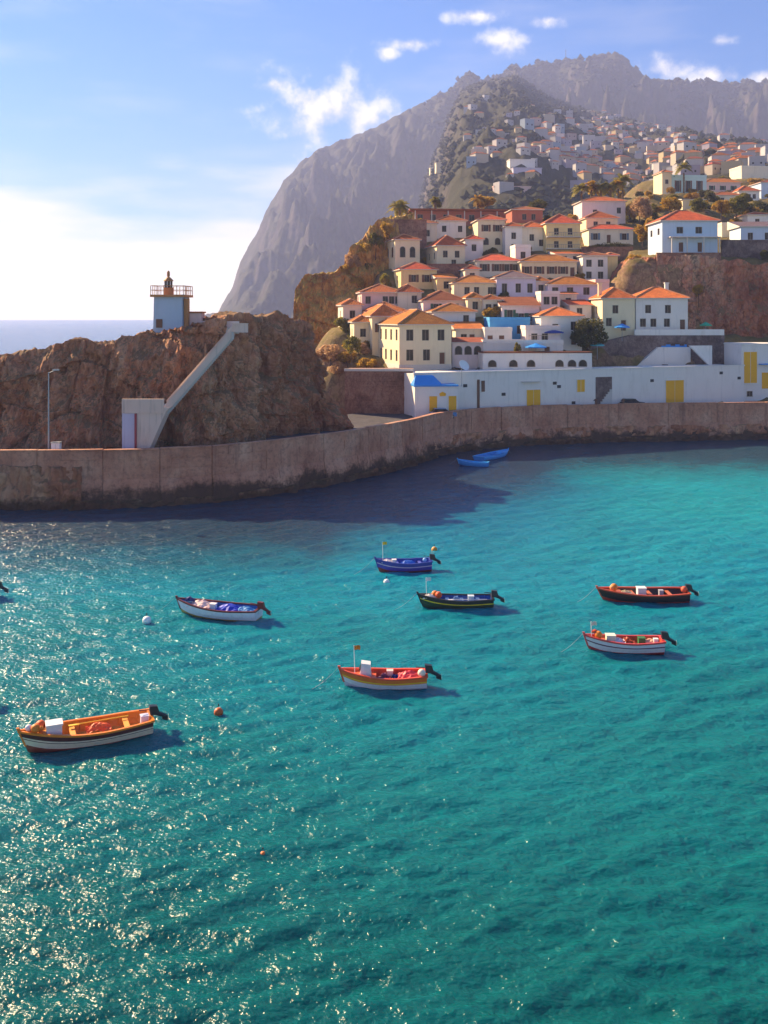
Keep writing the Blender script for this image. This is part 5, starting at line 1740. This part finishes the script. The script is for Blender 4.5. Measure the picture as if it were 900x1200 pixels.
for i, (px_, y_, r_) in enumerate([(408, 176, 2.2), (416, 171, 2.4), (424, 168, 2.0), (430, 174, 2.2), (410, 184, 2.2), (402, 190, 2.4), (421, 178, 2.0), (436, 168.5, 1.6), (400, 182, 2.2), (414, 189, 2.0), (398, 176, 2.0), (428, 181, 1.6), (384, 172, 2.6), (392, 170, 2.6), (388, 178, 2.8), (396, 170, 2.4), (381, 180, 2.6), (392, 184, 2.6), (402, 172, 2.4), (386, 186, 2.4)]):
    x_ = PX(px_, y_); z_ = ground(x_, y_); k_ = ['gold', 'olive', 'tan', 'gold'][i % 4]
    o = empty('shrub', (x_, y_, z_ - .2), i); tag(o, 'scrub bush on the earthy slope beside the end cottages', 'shrub', 'scrub on the slope beside the end cottages')
    t_ = link('trunk', TRK, o); t_.scale = (r_, r_, r_ * .7)
    c_ = link('crown', CR[k_][i % 2], o); c_.location = (0, 0, r_ * .5); c_.scale = (r_ * 1.15, r_ * 1.15, r_ * .9)
# hedge under the wide white house
hd = link('hedge', crown_mesh('hedge', F_dark, 6.2, .9, 1.3, 3000, .16, 77, 16)); hd.location = (PX(714, 226), 226, PZ(290, 226))
tag(hd, 'dark green hedge below the wide white house', 'hedge')


def frond_mesh(mat, seed, n=26, L=1.0):
    rng = random.Random(seed)
    m = MB()
    for i in range(n):
        a = i * 2.399 + rng.uniform(-.2, .2)
        up = rng.uniform(-.2, 1.25)
        pts = []
        for k in range(7):
            t_ = k / 6
            rr = L * t_ * math.cos(up) + .0
            z = L * (t_ * math.sin(up) - (.62 * t_ * t_) * (1.15 - .35 * math.sin(up)))
            pts.append(Vector((math.cos(a) * rr, math.sin(a) * rr, z)))
        side = Vector((-math.sin(a), math.cos(a), 0))
        for k in range(6):
            w0 = .26 * L * math.sin(math.pi * (.12 + .85 * k / 6)) ; w1 = .26 * L * math.sin(math.pi * (.12 + .85 * (k + 1) / 6))
            for s in (-1, 1):
                dn = Vector((0, 0, -.55))
                for e in range(2):
                    q0 = pts[k].lerp(pts[k + 1], e / 2); q1 = pts[k].lerp(pts[k + 1], e / 2 + .42)
                    m.face([q0, q1, q1 + (side * s + dn * .6) * w1, q0 + (side * s + dn * .6) * w0])
    me = bpy.data.meshes.new('fronds'); me.from_pydata(m.v, [], m.f); me.materials.append(mat); me.update()
    return me


FR = [frond_mesh(F_olive, 1), frond_mesh(F_gold, 2), frond_mesh(F_olive, 4, 30)]
m = MB()
for i in range(10):
    m.tube((math.sin(i * .25) * .03, 0, i * .1 - .3), (math.sin((i + 1) * .25) * .03, 0, i * .1 - .2), .055, .045, 8)
PTR = m.mesh('trunk', M_palmbark)


def palm(label, px, ytop, ybase, wpx, d, k, group=None):
    zb_, zt = PZ(ybase, d), PZ(ytop, d)
    o = empty('palm_tree', (PX(px, d), d, zb_), rngt.uniform(0, 6.28)); tag(o, label, 'palm', group)
    h = zt - zb_; r = wpx / F * d / 2 * 1.5
    t_ = link('trunk', PTR, o); t_.scale = (6, 6, (h - r * .35) / .7 * .74)
    c = link('fronds', FR[k % 3], o); c.location = (0, 0, h - r * .42); c.scale = (r, r, r)
    return o


palm('single palm at the seaward end of the long red roofed building', 468, 234, 258, 24, 246, 0)
for i, (px, yt, w_) in enumerate([(681, 214, 18), (693, 212, 18), (704, 213, 18), (715, 212, 18), (724, 211, 16)]):
    palm('palm in the low golden row above the large pale pink house', px, yt, 240, w_, 262, i, 'row of palms above the pale pink house')
palm('taller palm at the right end of the palm row', 729, 203, 240, 20, 264, 2)
palm('single palm in front of the turquoise villa', 801, 190, 226, 16, 326, 0)
palm('short palm behind the middle of the long red roofed building', 560, 228, 250, 16, 274, 1)
palm('short palm behind the left part of the long red roofed building', 510, 230, 250, 12, 274, 0)

# ------------------------------------------------------------------ boats
def hull_fn(L, Bm, fb):
    def half(s):
        if s > .42: return Bm * (1 - ((s - .42) / .58) ** 2.3)
        return Bm * (1 - .26 * ((.42 - s) / .42) ** 2)
    def sheer(s): return fb * (1 + .5 * max(0, (s - .35) / .65) ** 2 + .12 * max(0, (.35 - s) / .35))
    def keel(s): return -.32 + .28 * max(0, (s - .75) / .25) ** 2
    def pt(s, k, side, inset=0.0):
        zs, zk = sheer(s), keel(s)
        b = max(half(s) - inset, .012)
        y = b * (1 - (1 - k) ** 2.4) ** .75 if k < 1 else b
        z = zk + (zs - zk) * k
        x = (s - .5) * L + .16 * L * max(0, s - .7) / .3 * (k - .6) * .5
        return Vector((x, side * y, z))
    return half, sheer, keel, pt


def boat(label, bow, stern, cols, items=(), Bm=None, fb=.62, motor=True, name='fishing_boat', over=1.06, group=None, mcol=None):
    """bow / stern: photo pixels of the waterline ends"""
    db, ds = dwater(bow[1]), dwater(stern[1])
    pb, ps = Vector((PX(bow[0], db), db, 0)), Vector((PX(stern[0], ds), ds, 0))
    L = (pb - ps).length * over
    Bm = Bm or L * .165
    c = (pb + ps) / 2
    dv = pb - ps
    root = empty(name, c, math.atan2(dv.y, dv.x))
    tag(root, label, 'boat', group)
    half, sheer, keel, pt = hull_fn(L, Bm, fb)
    ns, nk = 26, 12
    ss = [1 - (1 - i / ns) ** 1.25 for i in range(ns + 1)]
    names = list(cols)
    mats = [paint('boat_' + '_'.join(f'{int(x * 100)}' for x in cc), cc, .42, .3, .45) for cc in (cols['bottom'], cols['lower'], cols['upper'], cols['inside'], cols['stripe'])]
    m = MB()
    for side in (-1, 1):
        for i in range(ns):
            for k in range(nk):
                k0, k1 = k / nk, (k + 1) / nk
                mi = 0 if k1 <= 5.01 / nk else 1 if k1 <= 8.01 / nk else 4 if k1 <= 9.01 / nk else 2
                m.face([pt(ss[i], k0, side), pt(ss[i + 1], k0, side), pt(ss[i + 1], k1, side), pt(ss[i], k1, side)], mi)
    for k in range(nk):
        k0, k1 = k / nk, (k + 1) / nk
        mi = 0 if k1 <= 5.01 / nk else 1 if k1 <= 8.01 / nk else 4 if k1 <= 9.01 / nk else 2
        m.face([pt(0, k0, -1), pt(0, k0, 1), pt(0, k1, 1), pt(0, k1, -1)], mi)
    ho = m.build('hull', mats, root)
    # inner lining
    m = MB()
    ins = .07
    kf = .50
    s_in = [.02 + .95 * v for v in ss]
    for side in (-1, 1):
        for i in range(ns):
            for k in range(4):
                k0, k1 = kf + (1 - kf) * k / 4, kf + (1 - kf) * (k + 1) / 4
                m.face([pt(s_in[i], k0, side, ins), pt(s_in[i + 1], k0, side, ins), pt(s_in[i + 1], k1, side, ins), pt(s_in[i], k1, side, ins)])
    m.face([pt(s_in[0], kf, -1, ins), pt(s_in[0], kf, 1, ins), pt(s_in[0], 1, 1, ins), pt(s_in[0], 1, -1, ins)])
    m.build('lining', mats[3], ho)
    m = MB()
    for i in range(ns):
        a0, a1 = pt(s_in[i], kf, -1, ins), pt(s_in[i + 1], kf, -1, ins)
        b0, b1 = pt(s_in[i], kf, 1, ins), pt(s_in[i + 1], kf, 1, ins)
        m.face([a0, a1, b1, b0])
    fm = paint('boat_' + '_'.join(f'{int(x * 100)}' for x in cols.get('floor', cols['inside'])), cols.get('floor', cols['inside']), .6, .35)
    m.build('floor', fm, ho)
    # gunwale rail
    rm = paint('boat_' + '_'.join(f'{int(x * 100)}' for x in cols['rail']), cols['rail'], .4, .2)
    for side in (-1, 1):
        m = MB()
        rows = []
        for i in range(ns + 1):
            p = pt(ss[i], 1, side)
            o_ = side * .05
            i_ = -side * .085 if half(ss[i]) > .1 else 0
            rows.append([p + Vector((0, o_, -.05)), p + Vector((0, o_, .045)), p + Vector((0, i_, .045)), p + Vector((0, i_, -.05))])
        for i in range(ns):
            for j in range(4):
                m.face([rows[i][j], rows[i + 1][j], rows[i + 1][(j + 1) % 4], rows[i][(j + 1) % 4]])
        m.face(rows[0]); m.face(rows[-1][::-1])
        m.build('gunwale', rm, ho)
    m = MB(); z = sheer(0); m.box(-L / 2 - .06, -L / 2 + .12, -half(0) - .05, half(0) + .05, z - .05, z + .06); m.build('transom_cap', rm, ho)
    for kk_ in (5 / nk, 8 / nk, 9.5 / nk):
        for side in (-1, 1):
            m = MB()
            for i in range(ns):
                m.tube(pt(ss[i], kk_, side), pt(ss[i + 1], kk_, side), .018, .018, 4)
            m.build('rubbing_strake', mats[1] if kk_ < .6 else mats[2], ho)
    # stem post
    m = MB(); p = pt(1, 1, 1); q = pt(.995, .3, 1)
    m.hexa([(q.x - .06, -.05, q.z), (q.x + .05, -.05, q.z), (q.x + .05, .05, q.z), (q.x - .06, .05, q.z), (p.x - .08, -.06, p.z + .16), (p.x + .06, -.06, p.z + .16), (p.x + .06, .06, p.z + .16), (p.x - .08, .06, p.z + .16)])
    m.build('stem_post', rm, ho)
    # foredeck and thwarts
    m = MB()
    fs = [.74 + .235 * i / 6 for i in range(7)]
    for i in range(6):
        dz = Vector((0, 0, -.09))
        m.face([pt(fs[i], 1, -1, ins) + dz, pt(fs[i + 1], 1, -1, ins) + dz, pt(fs[i + 1], 1, 1, ins) + dz, pt(fs[i], 1, 1, ins) + dz])
    dm = paint('boat_' + '_'.join(f'{int(x * 100)}' for x in cols['deck']), cols['deck'], .5, .3)
    m.build('foredeck', dm, root)
    for s in (.2, .42, .62):
        hb_ = half(s) - .06
        x = (s - .5) * L
        m = MB(); m.box(x - .13, x + .13, -hb_, hb_, sheer(s) - .2, sheer(s) - .14); m.build('thwart', dm, root)
    # ribs inside
    m = MB()
    for i in range(9):
        s = .1 + .075 * i
        for side in (-1, 1):
            p0, p1 = pt(s, kf, side, ins + .01), pt(s, .97, side, ins + .01)
            m.tube(p0, p1, .025, .025, 5)
    m.build('ribs', mats[3], ho)
    if motor:
        mm = paint('motor_' + '_'.join(f'{int(x * 100)}' for x in (mcol or (.02, .02, .025))), mcol or (.02, .02, .025), .35, .1)
        mo = empty('outboard_mount', (0, 0, 0)); bpy.data.objects.remove(mo)
        x = -L / 2
        z = sheer(0)
        m = MB(); m.hexa([(x - .42, -.17, z + .05), (x + .06, -.17, z + .05), (x + .06, .17, z + .05), (x - .42, .17, z + .05), (x - .30, -.13, z + .46), (x + .10, -.13, z + .50), (x + .10, .13, z + .50), (x - .30, .13, z + .46)])
        om = m.build('outboard_motor', mm, root)
        m = MB(); m.tube((x - .2, 0, z + .12), (x - .72, 0, z - .14), .13, .09, 8); m.hexa([(x - .55, -.05, z - .28), (x - .85, -.05, z - .40), (x - .85, .05, z - .40), (x - .55, .05, z - .28), (x - .55, -.05, z - .02), (x - .82, -.05, z - .10), (x - .82, .05, z - .10), (x - .55, .05, z - .02)])
        m.build('motor_leg', mm, om)
        m = MB()
        for i in range(3):
            a = i * 2.094
            cpt = Vector((x - .87, 0, z - .22))
            e = Vector((0, math.cos(a), math.sin(a)))
            f_ = e.cross(Vector((1, 0, 0)))
            m.face([cpt + f_ * .03, cpt + e * .16 + f_ * .07, cpt + e * .2, cpt + e * .15 - f_ * .05, cpt - f_ * .03])
        m.build('propeller', M_steel, om)
        m = MB(); m.tube((x + .1, .0, z + .3), (x + .62, .1, z + .38), .025, .025, 6); m.build('tiller', mm, om)
    for it in items:
        kind, s, yo = it[0], it[1], it[2]
        x = (s - .5) * L
        zf = pt(s, kf, 1).z
        zt = sheer(s)
        col_ = it[3]
        im = paint('gear_' + '_'.join(f'{int(v * 100)}' for v in col_), col_, .55, .2)
        sz = it[4] if len(it) > 4 else 1.0
        if kind == 'box':                              # engine box / locker with lid
            m = MB(); m.box(x - .34 * sz, x + .34 * sz, yo - .3 * sz, yo + .3 * sz, zf, zt + .28 * sz)
            o = m.build('locker', im, root)
            m = MB(); m.box(x - .38 * sz, x + .38 * sz, yo - .34 * sz, yo + .34 * sz, zt + .28 * sz + .003, zt + .36 * sz); m.build('lid', im, o)
        elif kind == 'console':
            m = MB(); m.hexa([(x - .36, yo - .32, zf), (x + .36, yo - .32, zf), (x + .36, yo + .32, zf), (x - .36, yo + .32, zf), (x - .3, yo - .28, zt + .55), (x + .22, yo - .28, zt + .62), (x + .22, yo + .28, zt + .62), (x - .3, yo + .28, zt + .55)])
            o = m.build('console', im, root)
            m = MB(); m.hexa([(x + .2, yo - .22, zt + .22), (x + .36, yo - .22, zt + .2), (x + .36, yo + .22, zt + .2), (x + .2, yo + .22, zt + .22), (x + .2, yo - .2, zt + .52), (x + .25, yo - .2, zt + .5), (x + .25, yo + .2, zt + .5), (x + .2, yo + .2, zt + .52)]); m.build('console_window', M_glass, o)
        elif kind == 'tarp':                           # crumpled cover
            mm_ = MB(); n_ = 9
            rr = random.Random(int(s * 1000))
            g = [[Vector((x + (i / n_ - .5) * 1.5 * sz, yo + (j / n_ - .5) * 1.0 * sz, zt - .12 + .3 * sz * math.sin(math.pi * i / n_) * math.sin(math.pi * j / n_) + rr.uniform(-.06, .06))) for j in range(n_ + 1)] for i in range(n_ + 1)]
            for i in range(n_):
                for j in range(n_):
                    mm_.face([g[i][j], g[i + 1][j], g[i + 1][j + 1], g[i][j + 1]])
            mm_.build('cover', im, root)
        elif kind == 'ball':                           # buoy lying on deck
            m = MB(); r_ = .2 * sz
            m.lathe([(r_ * math.sin(math.pi * q / 8) + .01, -r_ * math.cos(math.pi * q / 8)) for q in range(9)], (x, yo, zt + r_ * .7), 12); m.build('deck_buoy', im, root, True)
        elif kind == 'net':                            # heap of net
            m = MB(); rr = random.Random(int(s * 977)); fit = min(1.0, max(.2, (half(s) - abs(yo) - .2) / (.4 * sz))); zf = max(zf, zt - .22) if s > .74 else zf
            for q in range(60):
                a, b_ = rr.uniform(0, 6.28), rr.uniform(0, .4 * sz) * fit
                p = Vector((x + math.cos(a) * b_ * 1.4, yo + math.sin(a) * b_, zf + .15 + .35 * sz * (1 - b_ / (.4 * sz)) + rr.uniform(-.05, .08)))
                e = Vector((rr.uniform(-1, 1), rr.uniform(-1, 1), rr.uniform(-.4, .4))).normalized() * .14
                m.tube(p - e * max(fit, .5), p + e * max(fit, .5), .04, .03, 5)
            m.build('net_heap', im, root)
        elif kind == 'flag':
            hgt = it[5] if len(it) > 5 else 1.5
            m = MB(); m.tube((x, yo, zf), (x + .06, yo, zt + hgt), .025, .02, 6); o = m.build('flag_pole', M_white, root)
            m = MB(); n_ = 6
            for i in range(n_):
                xa, xb = x + .06 - i * .36 / n_, x + .06 - (i + 1) * .36 / n_
                ya, yb__ = yo + .05 * math.sin(i * 1.3), yo + .05 * math.sin((i + 1) * 1.3)
                m.face([(xa, ya, zt + hgt - .24), (xb, yb__, zt + hgt - .24), (xb, yb__, zt + hgt), (xa, ya, zt + hgt)])
            m.build('flag', im, o)
        elif kind == 'oar':
            m = MB(); m.tube((x - 1.4, yo, zt + .02), (x + 1.1, yo + .15, zt + .06), .03, .03, 6); m.box(x + 1.0, x + 1.5, yo + .07, yo + .23, zt + .04, zt + .07); m.build('oar', im, root)
    # mooring line from the bow down into the water
    m = MB()
    p = pt(1, 1, 1) + Vector((0, 0, .1))
    pts_ = [p + Vector((2.2 * q, .5 * q, -(p.z + .25) * q - .25 * math.sin(math.pi * q))) for q in [i / 8 for i in range(9)]]
    for a_, b_ in zip(pts_[:-1], pts_[1:]): m.tube(a_, b_, .009, .009, 4)
    m.build('mooring_line', M_steel, root)
    return root


Wt, Ye, Or, Rd, Bl, Nv, Bk, Gn, Mr = (.75, .72, .72), (.8, .5, .03), (.8, .22, .02), (.58, .045, .03), (.02, .10, .55), (.015, .03, .2), (.02, .016, .018), (.02, .07, .035), (.13, .02, .018)
Pk = (.8, .55, .5)
boat('orange open boat with cream hull, dark band and white locker', (30, 881), (173, 857), dict(bottom=(.28, .05, .03), lower=(.78, .62, .46), stripe=(.78, .62, .46), upper=(.09, .02, .018), rail=Or, inside=(.72, .24, .03), deck=(.82, .34, .05), floor=(.75, .36, .08)),
     [('box', .76, 0, Wt, 1.05), ('ball', .9, .15, Or, 1.1), ('ball', .86, -.2, (.8, .12, .02), 1.2), ('ball', .95, -.05, Wt, .8), ('net', .86, .25, Or, .8), ('tarp', .42, .0, (.75, .11, .02), .8), ('box', .06, .25, (.6, .6, .75), .55), ('oar', .4, -.55, Ye)], fb=.7)
boat('red boat with yellow stripe, white console and orange flag', (403, 804), (497, 804), dict(bottom=(.5, .45, .55), lower=(.68, .62, .66), stripe=Ye, upper=(.75, .16, .02), rail=(.7, .08, .03), inside=(.6, .06, .04), deck=(.72, .12, .04), floor=(.22, .05, .05)),
     [('console', .72, 0, Wt), ('flag', .84, .1, Or, 1, 1.5), ('tarp', .2, 0, (.7, .05, .07), .9), ('net', .5, .2, (.2, .05, .12), 1.1), ('box', .43, -.2, Pk, .5), ('ball', .06, .35, (.8, .7, .55), 1.1), ('net', .36, .1, Nv, .8)], fb=.66)
boat('white boat with dark maroon rail and blue covers', (212, 718), (301, 726), dict(bottom=(.35, .25, .06), lower=(.68, .68, .76), stripe=(.68, .68, .76), upper=(.7, .7, .77), rail=Mr, inside=(.03, .16, .5), deck=(.04, .2, .5), floor=(.03, .14, .5)),
     [('tarp', .72, 0, Pk, 1.15), ('tarp', .36, 0, (.01, .04, .5), 1.2), ('tarp', .16, 0, (.05, .3, .62), .8), ('box', .55, .2, Wt, .6), ('net', .86, 0, Nv, .9)], fb=.68, mcol=(.16, .02, .02))
boat('small blue and violet boat with pale stripe and bow flag', (443, 669), (503, 667), dict(bottom=(.3, .04, .04), lower=(.09, .06, .42), stripe=(.72, .5, .62), upper=(.05, .06, .35), rail=(.03, .05, .3), inside=(.03, .08, .5), deck=(.08, .1, .42)),
     [('tarp', .8, 0, (.78, .66, .66), .75), ('flag', .88, .1, Ye, 1, 1.5), ('box', .68, .1, Wt, .5), ('tarp', .42, 0, (.03, .16, .6), .8), ('ball', .12, .2, (.3, .5, .8), .8)], fb=.68, Bm=.88)
boat('black boat with yellow stripe and blue interior', (494, 711), (575, 711), dict(bottom=(.015, .04, .025), lower=(.02, .055, .03), stripe=(.85, .62, .02), upper=Bk, rail=Bk, inside=(.02, .10, .42), deck=(.04, .1, .3), floor=(.1, .25, .5)),
     [('tarp', .86, 0, (.78, .7, .62), .7), ('ball', .74, .15, (.75, .1, .02), 1.2), ('ball', .79, -.1, Or, 1.1), ('flag', .9, .1, Wt, 1, 1.3), ('box', .3, .1, (.5, .6, .7), .6), ('net', .5, 0, (.2, .35, .6), 1.0), ('oar', .35, .4, (.6, .6, .6))], fb=.62)
boat('dark boat with red rail and red bottom edge carrying a white crate', (705, 703), (802, 703), dict(bottom=(.5, .05, .03), lower=Bk, stripe=Bk, upper=(.06, .014, .012), rail=(.62, .08, .03), inside=(.05, .03, .04), deck=(.5, .14, .06), floor=(.06, .04, .05)),
     [('box', .52, 0, Wt, .9), ('tarp', .7, .1, (.7, .55, .3), .6), ('ball', .83, 0, Or, 1.3), ('ball', .85, .05, (.8, .3, .1), 1.0), ('box', .3, .1, (.4, .4, .45), .45), ('ball', .04, .2, (.7, .12, .05), 1.2)], fb=.6)
boat('red boat with two white stripes loaded with fishing gear', (689, 762), (774, 763), dict(bottom=(.45, .03, .03), lower=(.7, .62, .64), stripe=(.12, .03, .07), upper=(.7, .62, .66), rail=(.55, .06, .06), inside=(.6, .1, .04), deck=(.65, .14, .05), floor=(.5, .1, .05)),
     [('box', .68, .05, (.7, .72, .6), .8), ('net', .88, 0, (.75, .1, .03), 1.2), ('ball', .84, .1, Or, 1.2), ('tarp', .6, 0, (.68, .66, .7), .7), ('net', .46, 0, (.6, .12, .05), 1.1), ('box', .28, .1, (.04, .16, .05), .6), ('tarp', .16, 0, (.78, .45, .3), .6), ('flag', .92, 0, (.7, .6, .5), 1, .9), ('box', .1, .2, Wt, .4)], fb=.66)
# two boats that only reach into the picture at the left edge
boat('dark maroon boat reaching in past the orange boat by its motor', (-130, 826), (-20, 824), dict(bottom=Mr, lower=Bk, stripe=Mr, upper=Mr, rail=Mr, inside=(.1, .04, .04), deck=(.2, .05, .04)), [], fb=.7, over=1.0)
boat('red boat with green bottom beyond the white maroon railed boat', (-80, 703), (-4, 700), dict(bottom=Gn, lower=(.5, .05, .04), stripe=Gn, upper=(.5, .05, .04), rail=(.55, .06, .04), inside=(.3, .05, .04), deck=(.4, .06, .04)), [], fb=.62, over=1.0)
# two blue skiffs at the foot of the quay
SB = dict(bottom=(.02, .12, .4), lower=(.03, .28, .72), stripe=(.05, .35, .8), upper=(.03, .3, .78), rail=(.06, .42, .85), inside=(.05, .34, .75), deck=(.06, .4, .82))
boat('bright blue skiff moored away from the quay wall beside the other blue skiff', (538, 545), (571, 547), SB, [('tarp', .45, 0, (.04, .38, .8), .9)], fb=.55, motor=False, name='skiff')
boat('bright blue skiff tucked close against the quay wall', (594, 533), (562, 540), SB, [('tarp', .7, 0, (.05, .4, .85), .9)], fb=.55, motor=False, name='skiff')

def buoy(label, px, py, r, col):
    d = dwater(py)
    o = empty('mooring_buoy', (PX(px, d), d, .0)); tag(o, label, 'buoy')
    im = paint('buoy_' + '_'.join(f'{int(v * 100)}' for v in col), col, .45, .2)
    m = MB(); m.lathe([(r * math.sin(math.pi * q / 10) + .005, r * .75 - r * math.cos(math.pi * q / 10) * 1.0) for q in range(11)], (0, 0, -.12), 14); b_ = m.build('float', im, o, True)
    m = MB(); m.tube((0, 0, r * 1.6), (0, 0, r * 2.1), .04, .03, 6); m.build('ring', M_dark, o)
buoy('orange and dark mooring buoy past the stern of the orange boat', 256, 836, .24, (.5, .10, .02))
buoy('white mooring buoy between the blue and the black boat', 453, 683, .24, (.8, .8, .78))
buoy('white mooring buoy off the bow of the white boat', 172, 729, .3, (.82, .82, .8))
buoy('tiny orange buoy alone in open water', 308, 1000, .11, (.7, .2, .05))
buoy('orange buoy behind the stern of the small blue boat', 509, 645, .26, (.75, .3, .04))

# ------------------------------------------------------------------ haze
t = NT('haze_air')
t.t.nodes.remove(t.b)
pv = t.n('ShaderNodeVolumePrincipled')
pv.inputs['Color'].default_value = (0.52, 0.60, 1.0, 1)
pv.inputs['Density'].default_value = 0.000185
pv.inputs['Anisotropy'].default_value = 0.2
t.l(pv.outputs[0], t.out.inputs['Volume'])
m = MB(); m.box(-4100, 4100, -600, 6000, -4.5, 775)
hz_ = m.build('haze', t.mat); tag(hz_, 'thin sea haze over the whole bay', kind='stuff')
